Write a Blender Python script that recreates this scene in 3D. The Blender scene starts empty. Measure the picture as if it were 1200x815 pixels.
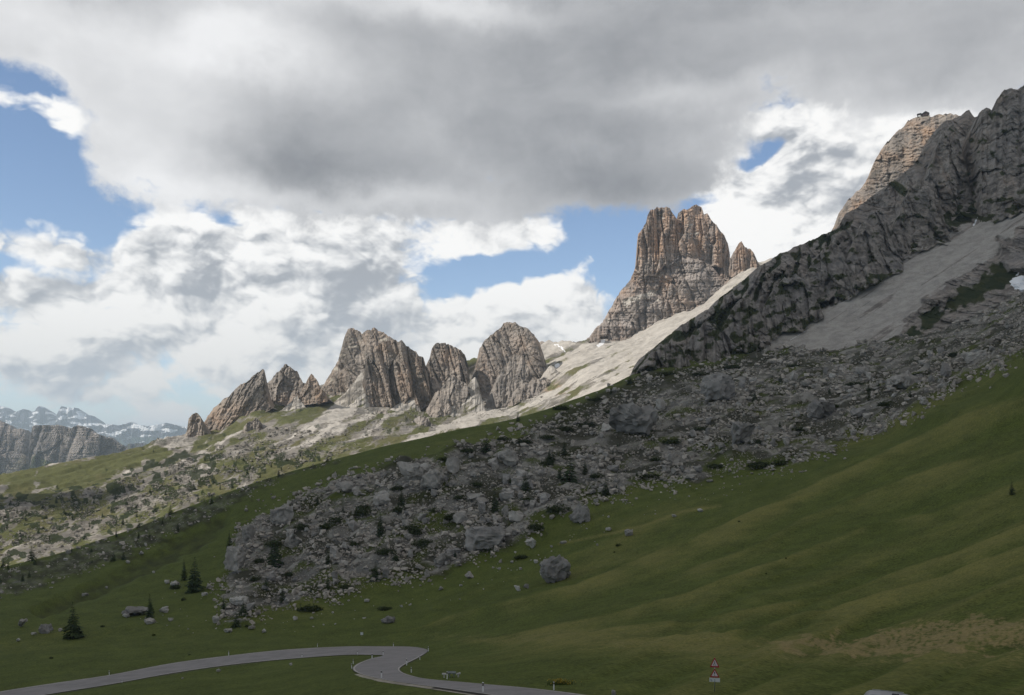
import bpy, bmesh, math, random
import numpy as np
from mathutils import Vector, Matrix

# ---------------------------------------------------------------- constants
F, CX, HZ = 1105.0, 600.0, 525.0          # focal length, centre column, eye level (photo pixels)
SC = bpy.context.scene
COL = SC.collection
random.seed(7)
RNG = np.random.default_rng(7)
R = math.radians
SUN_AZ, SUN_EL = R(112), R(40)            # azimuth to the left of the view axis
SUN = np.array([-math.sin(SUN_AZ) * math.cos(SUN_EL), math.cos(SUN_AZ) * math.cos(SUN_EL), math.sin(SUN_EL)])


def P(u, v, y):
    """world point at depth y whose bearing is photo pixel (u, v)"""
    return np.stack([(u - CX) / F * y, y, (HZ - v) / F * y], -1)


# ---------------------------------------------------------------- noise
_perm = np.random.default_rng(3).permutation(256).astype(np.int32)
_perm = np.concatenate([_perm, _perm, _perm])
_g = np.array([[1, 1, 0], [-1, 1, 0], [1, -1, 0], [-1, -1, 0], [1, 0, 1], [-1, 0, 1], [1, 0, -1], [-1, 0, -1],
               [0, 1, 1], [0, -1, 1], [0, 1, -1], [0, -1, -1], [1, 1, 0], [-1, 1, 0], [0, -1, 1], [0, -1, -1]], np.float32)


def noise(x, y, z=0.0):
    x, y, z = np.broadcast_arrays(np.asarray(x, np.float64), np.asarray(y, np.float64), np.asarray(z, np.float64))
    xi, yi, zi = np.floor(x), np.floor(y), np.floor(z)
    xf, yf, zf = x - xi, y - yi, z - zi
    xi, yi, zi = xi.astype(np.int64) & 255, yi.astype(np.int64) & 255, zi.astype(np.int64) & 255
    fade = lambda t: t * t * t * (t * (t * 6 - 15) + 10)
    a, b, c = fade(xf), fade(yf), fade(zf)

    def corner(i, j, k):
        h = _perm[_perm[_perm[xi + i] + yi + j] + zi + k] & 15
        g = _g[h]
        return g[..., 0] * (xf - i) + g[..., 1] * (yf - j) + g[..., 2] * (zf - k)
    l = lambda p, q, t: p + (q - p) * t
    return l(l(l(corner(0, 0, 0), corner(1, 0, 0), a), l(corner(0, 1, 0), corner(1, 1, 0), a), b),
             l(l(corner(0, 0, 1), corner(1, 0, 1), a), l(corner(0, 1, 1), corner(1, 1, 1), a), b), c)


def fbm(x, y, z=0.0, o=5, gain=0.5):
    s, a, f = 0.0, 1.0, 1.0
    for i in range(o):
        s = s + a * noise(x * f + 17.3 * i, y * f + 5.1 * i, np.asarray(z) * f + 3.7 * i)
        a *= gain
        f *= 2.03
    return s


def ridged(x, y, z=0.0, o=5, gain=0.5):
    s, a, f = 0.0, 1.0, 1.0
    for i in range(o):
        s = s + a * (1 - np.abs(noise(x * f + 11.3 * i, y * f + 7.1 * i, np.asarray(z) * f)) * 2.2)
        a *= gain
        f *= 2.07
    return s


def billow(x, y, z=0.0, o=4, gain=0.5):
    s, a, f = 0.0, 1.0, 1.0
    for i in range(o):
        s = s + a * np.abs(noise(x * f + 9.3 * i, y * f + 2.1 * i, np.asarray(z) * f)) * 2
        a *= gain
        f *= 2.1
    return s


def facet(x, y, seed=0., aniso=1.0):
    """broken planes: every jittered cell is a tilted flat face; also returns the crease between cells"""
    x = x + .35 * noise(x * 1.3, y * 1.3, seed)
    y = y + .35 * noise(x * 1.3, y * 1.3, seed + 4)
    xi, yi = np.floor(x), np.floor(y)
    b1 = np.full(x.shape, 9.)
    b2 = np.full(x.shape, 9.)
    val = np.zeros(x.shape)
    for i in (-1, 0, 1):
        for j in (-1, 0, 1):
            cx, cy = xi + i, yi + j
            h = np.sin(cx * 127.1 + cy * 311.7 + seed * 74.7) * 43758.5453
            h1 = h - np.floor(h)
            h = np.sin(cx * 269.5 + cy * 183.3 + seed * 11.3) * 28001.8384
            h2 = h - np.floor(h)
            px, py = cx + .1 + .8 * h1, cy + .1 + .8 * h2
            d = np.hypot(x - px, y - py)
            h3 = np.modf(h1 * 57.31 + h2 * 13.7)[0] - .5
            h4 = np.modf(h1 * 91.7 + h2 * 37.9)[0] - .5
            h5 = np.modf(h1 * 23.1 + h2 * 71.3)[0] - .5
            new = d < b1
            b2 = np.where(new, b1, np.minimum(b2, d))
            val = np.where(new, h5 * .9 + 2.0 * h3 * (x - px) + 1.2 * h4 * (y - py), val)
            b1 = np.where(new, d, b1)
    return val, np.exp(-(b2 - b1) / .06)


def sstep(a, b, x):
    t = np.clip((x - a) / (b - a), 0, 1)
    return t * t * (3 - 2 * t)


def lines(pts):
    p = np.array(pts, float)
    return lambda u: np.interp(u, p[:, 0], p[:, 1])


def sdf(u, v, poly):
    """signed distance in photo pixels, positive inside"""
    p = np.array(poly, float)
    q = np.roll(p, -1, 0)
    d = np.full(np.shape(u), 1e9)
    ins = np.zeros(np.shape(u), bool)
    for (ax, ay), (bx, by) in zip(p, q):
        ex, ey = bx - ax, by - ay
        t = np.clip(((u - ax) * ex + (v - ay) * ey) / (ex * ex + ey * ey + 1e-9), 0, 1)
        d = np.minimum(d, np.hypot(u - ax - t * ex, v - ay - t * ey))
        if ay != by:
            c = ((ay > v) != (by > v)) & (u < (bx - ax) * (v - ay) / (by - ay) + ax)
            ins ^= c
    return np.where(ins, d, -d)


def seg_dist(u, v, pts):
    d = np.full(np.shape(u), 1e9)
    for (ax, ay), (bx, by) in zip(pts[:-1], pts[1:]):
        ex, ey = bx - ax, by - ay
        t = np.clip(((u - ax) * ex + (v - ay) * ey) / (ex * ex + ey * ey + 1e-9), 0, 1)
        d = np.minimum(d, np.hypot(u - ax - t * ex, v - ay - t * ey))
    return d


class TPS:
    """smooth depth over the picture from surveyed points (u, v, depth)"""
    def __init__(s, pts, su=200., sv=60., lam=2e-3):
        p = np.array(pts, float)
        s.su, s.sv = su, sv
        s.c = np.stack([p[:, 0] / su, p[:, 1] / sv], -1)
        n = len(p)
        K = s.k(np.linalg.norm(s.c[:, None] - s.c[None], axis=-1)) + lam * np.eye(n)
        A = np.zeros((n + 3, n + 3))
        A[:n, :n] = K
        A[:n, n] = 1
        A[:n, n + 1:] = s.c
        A[n, :n] = 1
        A[n + 1:, :n] = s.c.T
        s.w = np.linalg.solve(A, np.concatenate([np.log(p[:, 2]), [0, 0, 0]]))

    @staticmethod
    def k(r):
        return np.where(r > 1e-9, r * r * np.log(np.maximum(r, 1e-9)), 0)

    def __call__(s, u, v):
        u, v = np.broadcast_arrays(np.asarray(u, float), np.asarray(v, float))
        uu, vv = u.ravel() / s.su, v.ravel() / s.sv
        out = s.w[-3] + s.w[-2] * uu + s.w[-1] * vv
        for (a, b), w in zip(s.c, s.w):
            out = out + w * s.k(np.hypot(uu - a, vv - b))
        return np.exp(out).reshape(u.shape)


# ---------------------------------------------------------------- mesh + object helpers
def tag(o, label=None, cat=None, group=None, kind=None):
    if label: o['label'] = label
    if cat: o['category'] = cat
    if group: o['group'] = group
    if kind: o['kind'] = kind
    return o


def raw_mesh(name, V, faces_flat, nper, mat=None, smooth=True):
    """fast mesh from numpy: V (n,3), faces as flat vertex indices, nper loops per face"""
    me = bpy.data.meshes.new(name)
    V = np.asarray(V, np.float32)
    fl = np.asarray(faces_flat, np.int32).ravel()
    nf = len(fl) // nper
    me.vertices.add(len(V))
    me.vertices.foreach_set('co', V.ravel())
    me.loops.add(len(fl))
    me.loops.foreach_set('vertex_index', fl)
    me.polygons.add(nf)
    me.polygons.foreach_set('loop_start', np.arange(nf, dtype=np.int32) * nper)
    me.polygons.foreach_set('loop_total', np.full(nf, nper, np.int32))
    me.polygons.foreach_set('use_smooth', np.full(nf, smooth, bool))
    if mat: me.materials.append(mat)
    me.update(calc_edges=True)
    return me


def link(name, me, parent=None):
    o = bpy.data.objects.new(name, me)
    COL.objects.link(o)
    if parent: o.parent = parent
    return o


def grid_faces(nr, nc):
    i = np.arange(nr - 1)[:, None] * nc + np.arange(nc - 1)[None]
    return np.stack([i, i + 1, i + nc + 1, i + nc], -1).reshape(-1, 4)


def put_attr(me, name, rgba):
    a = me.attributes.new(name, 'FLOAT_COLOR', 'POINT')
    a.data.foreach_set('color', np.asarray(rgba, np.float32).ravel())


class MB:
    """collects simple shapes into one mesh"""
    def __init__(s): s.bm = bmesh.new()

    def box(s, c, size, rot=None, taper=1.0):
        m = Matrix.Translation(c) @ (rot or Matrix()) @ Matrix.Diagonal((*size, 1))
        r = bmesh.ops.create_cube(s.bm, size=1, matrix=Matrix())
        for v in r['verts']:
            if v.co.z > 0: v.co.x *= taper; v.co.y *= taper
            v.co = m @ v.co
        return s

    def cyl(s, a, b, r1, r2=None, n=12):
        a, b = Vector(a), Vector(b)
        d = b - a
        q = d.to_track_quat('Z', 'Y').to_matrix().to_4x4()
        bmesh.ops.create_cone(s.bm, cap_ends=True, segments=n, radius1=r1, radius2=r1 if r2 is None else r2,
                              depth=d.length, matrix=Matrix.Translation((a + b) / 2) @ q)
        return s

    def prism(s, pts, y0, y1):
        """polygon in (x, z) extruded from y0 to y1"""
        A = [s.bm.verts.new((x, y0, z)) for x, z in pts]
        B = [s.bm.verts.new((x, y1, z)) for x, z in pts]
        s.bm.faces.new(A)
        s.bm.faces.new(B[::-1])
        n = len(pts)
        for i in range(n):
            s.bm.faces.new((A[i], B[i], B[(i + 1) % n], A[(i + 1) % n]))
        return s

    def build(s, name, mat, parent=None, bevel=0.0, smooth=False):
        bmesh.ops.recalc_face_normals(s.bm, faces=s.bm.faces)
        if bevel:
            bmesh.ops.bevel(s.bm, geom=list(s.bm.edges), offset=bevel, segments=2, affect='EDGES', profile=0.6)
        me = bpy.data.meshes.new(name)
        s.bm.to_mesh(me)
        s.bm.free()
        if smooth:
            me.polygons.foreach_set('use_smooth', np.ones(len(me.polygons), bool))
        me.materials.append(mat)
        return link(name, me, parent)


def empty(name, loc=(0, 0, 0), rz=0.0):
    o = bpy.data.objects.new(name, None)
    COL.objects.link(o)
    o.location = loc
    o.rotation_euler = (0, 0, rz)
    o.empty_display_size = 0.1
    return o


def copy_tree(o, parent=None):
    c = o.copy()
    COL.objects.link(c)
    if parent: c.parent = parent
    for ch in list(o.children):
        copy_tree(ch, c)
    return c


# ---------------------------------------------------------------- node helpers
class NT:
    def __init__(s, tree): s.t = tree

    def n(s, typ, **kw):
        nd = s.t.nodes.new(typ)
        for k, v in kw.items(): setattr(nd, k, v)
        return nd

    def put(s, sock, val):
        if isinstance(val, bpy.types.NodeSocket): s.t.links.new(val, sock)
        elif val is not None:
            try: sock.default_value = val
            except Exception: sock.default_value = (*val, 1)

    def m(s, op, a, b=None, c=None, clamp=False):
        nd = s.n('ShaderNodeMath', operation=op, use_clamp=clamp)
        for i, x in enumerate((a, b, c)):
            if x is not None: s.put(nd.inputs[i], x)
        return nd.outputs[0]

    def vm(s, op, a, b=None, out=0):
        nd = s.n('ShaderNodeVectorMath', operation=op)
        s.put(nd.inputs[0], a)
        if b is not None:
            s.put(nd.inputs[3 if op == 'SCALE' else 1], b)
        return nd.outputs[out]

    def noise(s, vec, scale, detail=4, rough=0.5, dist=0.0, out=0, typ=None, dim='3D'):
        nd = s.n('ShaderNodeTexNoise', noise_dimensions=dim)
        if typ: nd.noise_type = typ
        if vec is not None: s.put(nd.inputs['Vector'], vec)
        nd.inputs['Scale'].default_value = scale
        nd.inputs['Detail'].default_value = detail
        nd.inputs['Roughness'].default_value = rough
        nd.inputs['Distortion'].default_value = dist
        return nd.outputs[out]

    def mix(s, f, a, b, blend='MIX'):
        nd = s.n('ShaderNodeMix', data_type='RGBA', blend_type=blend)
        s.put(nd.inputs[0], f)
        for sock, x in ((nd.inputs[6], a), (nd.inputs[7], b)):
            if isinstance(x, tuple) and len(x) == 3: x = (*x, 1)
            s.put(sock, x)
        return nd.outputs[2]

    def rng(s, x, a, b, c=0.0, d=1.0, smooth=True):
        nd = s.n('ShaderNodeMapRange', interpolation_type='SMOOTHSTEP' if smooth else 'LINEAR')
        for i, q in enumerate((x, a, b, c, d)): s.put(nd.inputs[i], q)
        return nd.outputs[0]


def new_mat(name):
    m = bpy.data.materials.new(name)
    m.use_nodes = True
    t = NT(m.node_tree)
    bs = m.node_tree.nodes['Principled BSDF']
    bs.inputs['Roughness'].default_value = 0.95
    bs.inputs['Specular IOR Level'].default_value = 0.1
    return m, t, bs


def plain(name, col, rough=0.8, spec=0.2, metal=0.0, var=0.15, scale=6.0):
    m, t, bs = new_mat(name)
    tc = t.n('ShaderNodeTexCoord').outputs['Object']
    n = t.noise(tc, scale, 4, 0.6)
    c = t.mix(t.rng(n, 0.3, 0.7), tuple(x * (1 - var) for x in col), tuple(min(1, x * (1 + var)) for x in col))
    t.put(bs.inputs['Base Color'], c)
    bs.inputs['Roughness'].default_value = rough
    bs.inputs['Specular IOR Level'].default_value = spec
    bs.inputs['Metallic'].default_value = metal
    return m
# ---------------------------------------------------------------- camera
cam = bpy.data.cameras.new('camera')
cam.sensor_width = 36
cam.lens = 36 * F / 1200
cam.shift_y = (HZ - 407.5) / 1200
cam.clip_start, cam.clip_end = 0.1, 2e5
cam_o = bpy.data.objects.new('camera', cam)
COL.objects.link(cam_o)
cam_o.rotation_euler = (R(90), 0, 0)
SC.camera = cam_o

# ---------------------------------------------------------------- sun
sl = bpy.data.lights.new('sun', 'SUN')
sl.energy = 3.9
sl.angle = R(0.5)
sl.color = (1.0, 0.93, 0.83)
so = bpy.data.objects.new('sun', sl)
COL.objects.link(so)
so.rotation_euler = Vector(-SUN).to_track_quat('-Z', 'Y').to_euler()
so.location = (-50, -20, 60)

# ---------------------------------------------------------------- sky
W = bpy.data.worlds.new('World')
SC.world = W
W.use_nodes = True
wt = NT(W.node_tree)
W.node_tree.nodes.clear()


def AE(u, v):
    """photo pixel -> (azimuth, tangent of elevation) used by the clouds"""
    a = math.atan((u - CX) / F)
    return a, (HZ - v) / F * math.cos(a)


# (u, v, radius u, radius v, weight): where the cumulus stands (+) and where it is open blue (-)
LOW = [(85, 165, 30, 34, .40), (705, 300, 30, 12, .35), (400, 280, 120, 40, .45), (120, 300, 170, 75, .42), (60, 400, 160, 80, .45), (300, 320, 170, 80, .42), (250, 430, 260, 90, .42),
       (450, 380, 160, 80, .40), (560, 390, 70, 45, .25), (662, 345, 60, 46, 1.0), (640, 395, 90, 40, .35), (595, 268, 72, 25, .85), (688, 282, 20, 14, .18),
       (930, 265, 130, 120, .75), (1000, 180, 140, 70, .5), (860, 300, 80, 90, .55), (1150, 150, 150, 80, .5), (28, 118, 60, 22, .55),
       (40, 222, 90, 42, -.75), (120, 205, 45, 30, -.5), (25, 314, 55, 7, -.42), (128, 361, 24, 7, -.45), (190, 352, 40, 6, -.1),
       (265, 264, 30, 9, -.35), (115, 195, 30, 60, -.3), (60, 85, 40, 25, -.2),
       (562, 322, 55, 20, -.75), (505, 300, 35, 20, -.2), (700, 262, 70, 26, -.6), (745, 290, 60, 45, -.75), (620, 245, 120, 12, -.45), (640, 312, 60, 12, -.4),
       (908, 170, 22, 13, -.75), (880, 190, 22, 9, -.8), (800, 240, 40, 12, -.5), (1047, 148, 8, 6, -.3)]

g = bpy.data.node_groups.new('cumulus_puffs', 'ShaderNodeTree')
g.interface.new_socket('Vector', in_out='INPUT', socket_type='NodeSocketVector')
g.interface.new_socket('Puffs', in_out='OUTPUT', socket_type='NodeSocketFloat')
t = NT(g)
gi, go = t.n('NodeGroupInput'), t.n('NodeGroupOutput')
st = t.vm('MULTIPLY', gi.outputs[0], (1.0, 1.5, 1.0))
n1 = t.noise(st, 6.5, 9, 0.57, dim='2D')
vo = t.n('ShaderNodeTexVoronoi', feature='F1', voronoi_dimensions='2D')
vo.inputs['Scale'].default_value = 15
vo.inputs['Detail'].default_value = 2
vo.inputs['Roughness'].default_value = 0.55
t.put(vo.inputs['Vector'], t.vm('ADD', st, t.vm('SCALE', t.noise(st, 22, 3, .6, out=1, dim='2D'), .05)))
dens = t.m('MULTIPLY', t.m('SUBTRACT', n1, .5), 1.25)
dens = t.m('MULTIPLY_ADD', t.m('SUBTRACT', .42, vo.outputs['Distance']), .50, dens)
t.put(go.inputs[0], dens)

t = wt
tc = t.n('ShaderNodeTexCoord').outputs['Generated']
sx = t.n('ShaderNodeSeparateXYZ')
t.put(sx.inputs[0], tc)
X_, Y_, Z_ = sx.outputs
az = t.m('ARCTAN2', X_, Y_)
hyp = t.m('MAXIMUM', t.m('SQRT', t.m('ADD', t.m('MULTIPLY', X_, X_), t.m('MULTIPLY', Y_, Y_))), .12)
el = t.m('DIVIDE', Z_, hyp)
cb = t.n('ShaderNodeCombineXYZ')
t.put(cb.inputs[0], az)
t.put(cb.inputs[1], el)
q = cb.outputs[0]


def puffs(vec):
    nd = t.n('ShaderNodeGroup')
    nd.node_tree = bpy.data.node_groups['cumulus_puffs']
    t.put(nd.inputs[0], vec)
    return nd.outputs[0]


def blobs(vec, spec, start):
    acc = start
    for (u, v, ru, rv, wgt) in spec:
        a, e = AE(u, v)
        d = t.vm('MULTIPLY', t.vm('SUBTRACT', vec, (a, e, 0)), (F / ru, F / rv, 0))
        ex = t.m('POWER', math.e, t.m('MULTIPLY', t.vm('DOT_PRODUCT', d, d, out=1), -0.7))
        acc = t.m('MULTIPLY_ADD', ex, wgt, acc)
    return acc


w1 = t.vm('SUBTRACT', t.noise(q, 6.0, 4, 0.55, out=1, dim='2D'), (.5, .5, .5))
qw = t.vm('ADD', q, t.vm('SCALE', w1, 0.06))
qp = t.vm('ADD', q, t.vm('SCALE', w1, 0.035))
B0 = blobs(qw, LOW, -.22)
N0 = puffs(qp)
N1 = puffs(t.vm('ADD', qp, (-.013, .019, 0)))
D0 = t.m('ADD', B0, N0)
alpha = t.rng(D0, -.09, .23)
soft = t.noise(t.vm('MULTIPLY', qw, (1, 2.4, 1)), 5.0, 3, .5, dim='2D')
lit = t.m('MULTIPLY_ADD', t.m('SUBTRACT', N0, N1), 1.10, .69)
N2 = puffs(t.vm('ADD', qp, (-.005, .007, 0)))
lit = t.m('MULTIPLY_ADD', t.m('SUBTRACT', N0, N2), 1.05, lit)
lit = t.m('MULTIPLY_ADD', t.m('SUBTRACT', soft, .5), 1.3, lit)
lit = t.m('ADD', lit, t.m('MULTIPLY', t.rng(D0, .35, .0), .22))
GREY = [(185, 300, 50, 12, -.16), (255, 338, 70, 16, -.26), (60, 345, 40, 18, -.16), (120, 405, 40, 26, -.22), (380, 345, 80, 16, -.26), (470, 300, 50, 18, -.22), (330, 385, 110, 10, -.22), (430, 372, 60, 10, -.2), (40, 405, 60, 14, -.15), (560, 385, 50, 12, -.15), (520, 340, 40, 12, -.12),
        (640, 325, 50, 24, .65), (625, 365, 55, 20, .5), (660, 380, 50, 14, .3), (700, 360, 40, 20, -.12), (855, 240, 50, 40, .4), (880, 285, 60, 30, .35), (930, 240, 40, 18, -.12), (970, 215, 60, 40, -.10), (1040, 150, 50, 25, .45), (590, 265, 70, 20, .25), (165, 252, 110, 22, .50), (30, 385, 40, 30, .3), (230, 415, 60, 16, .32), (330, 265, 60, 14, .3), (90, 365, 60, 14, .2), (110, 390, 30, 14, .25), (320, 300, 60, 16, .12)]
lit = blobs(qw, GREY, lit)
lit = t.rng(lit, 0.0, 1.05)
# towards the horizon more air lies between: contrast drops
farf = t.rng(el, .02, .20)
cshade = t.mix(farf, (.54, .59, .65), (.43, .46, .505))
clit = t.mix(farf, (.92, .91, .885), (1.12, 1.115, 1.10))
ccol = t.mix(lit, cshade, clit)

# the big grey deck above: its lower edge by azimuth
EDGE = [(-500, 40), (-120, 30), (0, 66), (50, 92), (85, 150), (100, 196), (135, 222), (200, 240), (300, 256), (480, 254), (640, 247), (760, 240),
        (845, 214), (878, 176), (900, 142), (940, 122), (1050, 124), (1130, 112), (1300, 80), (1800, 60)]
fc = t.n('ShaderNodeFloatCurve')
cur = fc.mapping.curves[0]
pts = sorted([((AE(u, v)[0] + 1) / 2, AE(u, v)[1]) for u, v in EDGE])
while len(cur.points) < len(pts): cur.points.new(0.5, 0.5)
for p, (a, e) in zip(cur.points, pts): p.location = (a, e); p.handle_type = 'VECTOR'
fc.mapping.use_clip = False
fc.mapping.update()
t.put(fc.inputs['Value'], t.m('MULTIPLY_ADD', az, .5, .5, clamp=True))
edge = fc.outputs[0]
wq = t.vm('ADD', q, t.vm('SCALE', t.vm('SUBTRACT', t.noise(q, 7, 6, .6, out=1, dim='2D'), (.5, .5, .5)), .085))
n3 = t.noise(t.vm('MULTIPLY', wq, (1, 1.5, 1)), 7.0, 9, .60, dim='2D')
n3b = t.noise(t.vm('MULTIPLY', q, (1, 2.2, 1)), 4.0, 4, .5, dim='2D')
D3 = t.m('MULTIPLY', t.m('SUBTRACT', el, edge), 6.0)
D3 = t.m('MULTIPLY_ADD', t.m('SUBTRACT', n3, .5), 1.0, D3)
D3 = t.m('MULTIPLY_ADD', t.m('SUBTRACT', t.noise(qp, 26, 6, .62, dim='2D'), .5), .55, D3)
for (u, v, ru, rv, wgt) in [(20, 50, 50, 16, .4), (62, 178, 25, 60, -.2), (380, 225, 110, 30, .45), (560, 235, 120, 14, .25), (760, 215, 80, 25, .4), (1120, 95, 80, 28, .45)]:
    a, e = AE(u, v)
    d = t.vm('MULTIPLY', t.vm('SUBTRACT', q, (a, e, 0)), (F / ru, F / rv, 0))
    D3 = t.m('MULTIPLY_ADD', t.m('POWER', math.e, t.m('MULTIPLY', t.vm('DOT_PRODUCT', d, d, out=1), -.7)), wgt, D3)
a3 = t.rng(D3, -.10, .22)
# brightness of the deck: thin bright places and thick grey ones
BR = [(275, 52, 95, 40, .75), (130, 120, 110, 75, .42), (20, 20, 150, 40, .45), (800, 112, 85, 20, .42), (430, 10, 150, 18, .3), (560, 8, 100, 14, .3), (190, 180, 90, 50, .36), (400, 235, 120, 16, .22), (270, 225, 130, 26, .30),
      (460, 225, 60, 14, .2), (1010, 20, 130, 30, .18), (1010, 160, 170, 40, .5), (180, 30, 60, 35, -.22), (760, 40, 260, 60, -.10),
      (330, 130, 140, 60, -.10), (330, 185, 60, 25, -.22), (540, 95, 130, 40, .05), (680, 195, 260, 50, -.20), (600, 240, 300, 18, .06)]
b = t.m('MULTIPLY_ADD', t.m('SUBTRACT', n3b, .5), .50, .20)
b = t.m('MULTIPLY_ADD', t.m('SUBTRACT', n3, .5), .46, b)
b = t.m('MULTIPLY_ADD', N0, .10, b)
for (u, v, ru, rv, wgt) in BR:
    a, e = AE(u, v)
    d = t.vm('MULTIPLY', t.vm('SUBTRACT', wq, (a, e, 0)), (F / ru, F / rv, 0))
    b = t.m('MULTIPLY_ADD', t.m('POWER', math.e, t.m('MULTIPLY', t.vm('DOT_PRODUCT', d, d, out=1), -.7)), wgt, b)
# thin rims of the deck glow
b = t.m('ADD', b, t.m('MULTIPLY', t.rng(D3, .55, -.05), .22))
dcol = t.mix(t.rng(b, -.1, 1.0, smooth=False), (.305, .318, .342), (.97, .975, .985))

sky = t.n('ShaderNodeTexSky', sky_type='NISHITA', sun_disc=False)
sky.sun_elevation = SUN_EL
sky.sun_rotation = math.atan2(SUN[0], SUN[1])
sky.altitude = 2200
sky.air_density = 1.0
sky.dust_density = 0.6
sky.ozone_density = 1.0
STR = 0.145
K = 1 / STR
skyc = sky.outputs[0]
veil = t.m('MULTIPLY', t.m('POWER', math.e, t.m('MULTIPLY', t.m('MAXIMUM', el, 0), -16.)), .75)
c = t.mix(veil, skyc, t.vm('SCALE', (.66, .74, .82), K * .9))
c = t.mix(alpha, c, t.vm('SCALE', ccol, K * .93))
c = t.mix(a3, c, t.vm('SCALE', dcol, K * .93))
bg = t.n('ShaderNodeBackground')
t.put(bg.inputs[0], c)
bg.inputs[1].default_value = STR
wo = t.n('ShaderNodeOutputWorld')
t.put(wo.inputs[0], bg.outputs[0])
W.cycles.sampling_method = 'MANUAL'
W.cycles.sample_map_resolution = 512

# ---------------------------------------------------------------- colour management
SC.view_settings.view_transform = 'Standard'
SC.view_settings.look = 'None'
SC.view_settings.exposure = 0.0
SC.view_settings.gamma = 1.0
SC.view_settings.use_curve_mapping = False
SC.cycles.use_denoising = True
SC.cycles.max_bounces = 5
SC.cycles.diffuse_bounces = 3
SC.cycles.glossy_bounces = 2
SC.cycles.transmission_bounces = 3
SC.cycles.volume_bounces = 1
SC.cycles.use_fast_gi = False
# ---------------------------------------------------------------- terrain material
def ground_material(name, rock, scree, grass, dry, rock_scale=1.0, brk_w=.9, dark=(.020, .028, .012), lay_w=.12, orange=(.36, .21, .12), bump=0.0, dark_soft=0.0):
    """masks: r grass, g scree, b dry grass / earth; m2: r snow, g orange stain, b dark shrubs"""
    m, t, bs = new_mat(name)
    tc = t.n('ShaderNodeTexCoord').outputs['Object']
    a1 = t.n('ShaderNodeAttribute', attribute_name='mask').outputs['Color']
    a2 = t.n('ShaderNodeAttribute', attribute_name='mask2').outputs['Color']
    s1, s2 = t.n('ShaderNodeSeparateColor'), t.n('ShaderNodeSeparateColor')
    t.put(s1.inputs[0], a1)
    t.put(s2.inputs[0], a2)
    k = rock_scale
    big = t.noise(tc, .011 / k, 4, .6)
    mid = t.noise(tc, .06 / k, 5, .65)
    fin = t.noise(tc, .45 / k, 4, .7)
    ver = t.noise(t.vm('MULTIPLY', tc, (1, 1, .18)), .07 / k, 5, .65)
    lay = t.noise(t.vm('MULTIPLY', tc, (.12, .12, 1)), .10 / k, 4, .6)
    # rock
    x = t.m('ADD', t.m('MULTIPLY', ver, .30), t.m('ADD', t.m('MULTIPLY', lay, lay_w), t.m('MULTIPLY', mid, .70 - lay_w)))
    rc = t.mix(t.rng(x, .39, .61), tuple(c * .60 for c in rock), tuple(min(1, c * 1.28) for c in rock))
    rc = t.mix(t.m('MULTIPLY', t.rng(big, .45, .68), .35), rc, (rock[0] * .82, rock[1] * .9, rock[2] * 1.02))
    rc = t.mix(t.m('MULTIPLY', t.rng(fin, .50, .70), .45), rc, tuple(c * .45 for c in rock))
    og = t.m('MULTIPLY', s2.outputs[1], t.rng(t.m('ADD', ver, t.m('MULTIPLY', mid, .6)), .62, .95))
    rc = t.mix(og, rc, orange)
    # scree
    sc_ = t.mix(t.rng(t.m('ADD', t.m('MULTIPLY', mid, .6), t.m('MULTIPLY', fin, .4)), .36, .62), tuple(c * .74 for c in scree), tuple(min(1, c * 1.13) for c in scree))
    # grass
    gsmall = t.noise(tc, .9 / k, 6, .78)
    gm = t.m('ADD', t.m('MULTIPLY', mid, .3), t.m('MULTIPLY', gsmall, .7))
    gr = t.mix(t.rng(gm, .36, .64), tuple(c * .64 for c in grass), tuple(c * 1.30 for c in grass))
    gr = t.mix(t.m('MULTIPLY', t.rng(t.m('MULTIPLY_ADD', t.m('SUBTRACT', gm, .5), 1.4, s1.outputs[2]), .15, .95), .82), gr, dry)
    if dark_soft:
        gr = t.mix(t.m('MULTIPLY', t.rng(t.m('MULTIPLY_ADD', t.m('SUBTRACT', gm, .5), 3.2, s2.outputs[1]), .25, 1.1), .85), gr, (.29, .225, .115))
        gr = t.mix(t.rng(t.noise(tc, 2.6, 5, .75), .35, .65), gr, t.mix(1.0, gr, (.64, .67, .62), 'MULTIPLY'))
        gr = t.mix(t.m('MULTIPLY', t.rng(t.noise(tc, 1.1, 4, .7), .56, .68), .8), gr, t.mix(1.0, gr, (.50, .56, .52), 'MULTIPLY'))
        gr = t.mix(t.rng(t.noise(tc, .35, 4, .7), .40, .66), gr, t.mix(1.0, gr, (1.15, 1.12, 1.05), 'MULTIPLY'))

    def edge(mask, n, w=brk_w):
        return t.rng(t.m('MULTIPLY_ADD', t.m('SUBTRACT', n, .5), w, mask), .38, .62)
    brk = t.m('ADD', t.m('MULTIPLY', mid, .45), t.m('MULTIPLY', fin, .55))
    c = t.mix(edge(s1.outputs[1], brk), rc, sc_)
    c = t.mix(edge(s1.outputs[0], brk), c, gr)
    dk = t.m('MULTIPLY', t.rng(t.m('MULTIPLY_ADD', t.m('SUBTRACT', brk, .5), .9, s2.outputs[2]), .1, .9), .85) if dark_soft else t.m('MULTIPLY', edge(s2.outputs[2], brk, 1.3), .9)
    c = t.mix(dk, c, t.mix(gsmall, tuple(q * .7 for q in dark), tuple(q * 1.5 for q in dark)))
    c = t.mix(edge(s2.outputs[0], fin, .6), c, (.80, .81, .83))
    t.put(bs.inputs['Base Color'], c)
    bs.inputs['Specular IOR Level'].default_value = 0.05
    if bump:
        b = t.n('ShaderNodeBump')
        b.inputs['Strength'].default_value = 0.6
        b.inputs['Distance'].default_value = bump
        t.put(b.inputs['Height'], t.m('ADD', gsmall, t.m('MULTIPLY', t.noise(tc, 3.0, 3, .7), .5)))
        t.put(bs.inputs['Normal'], b.outputs[0])
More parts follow.
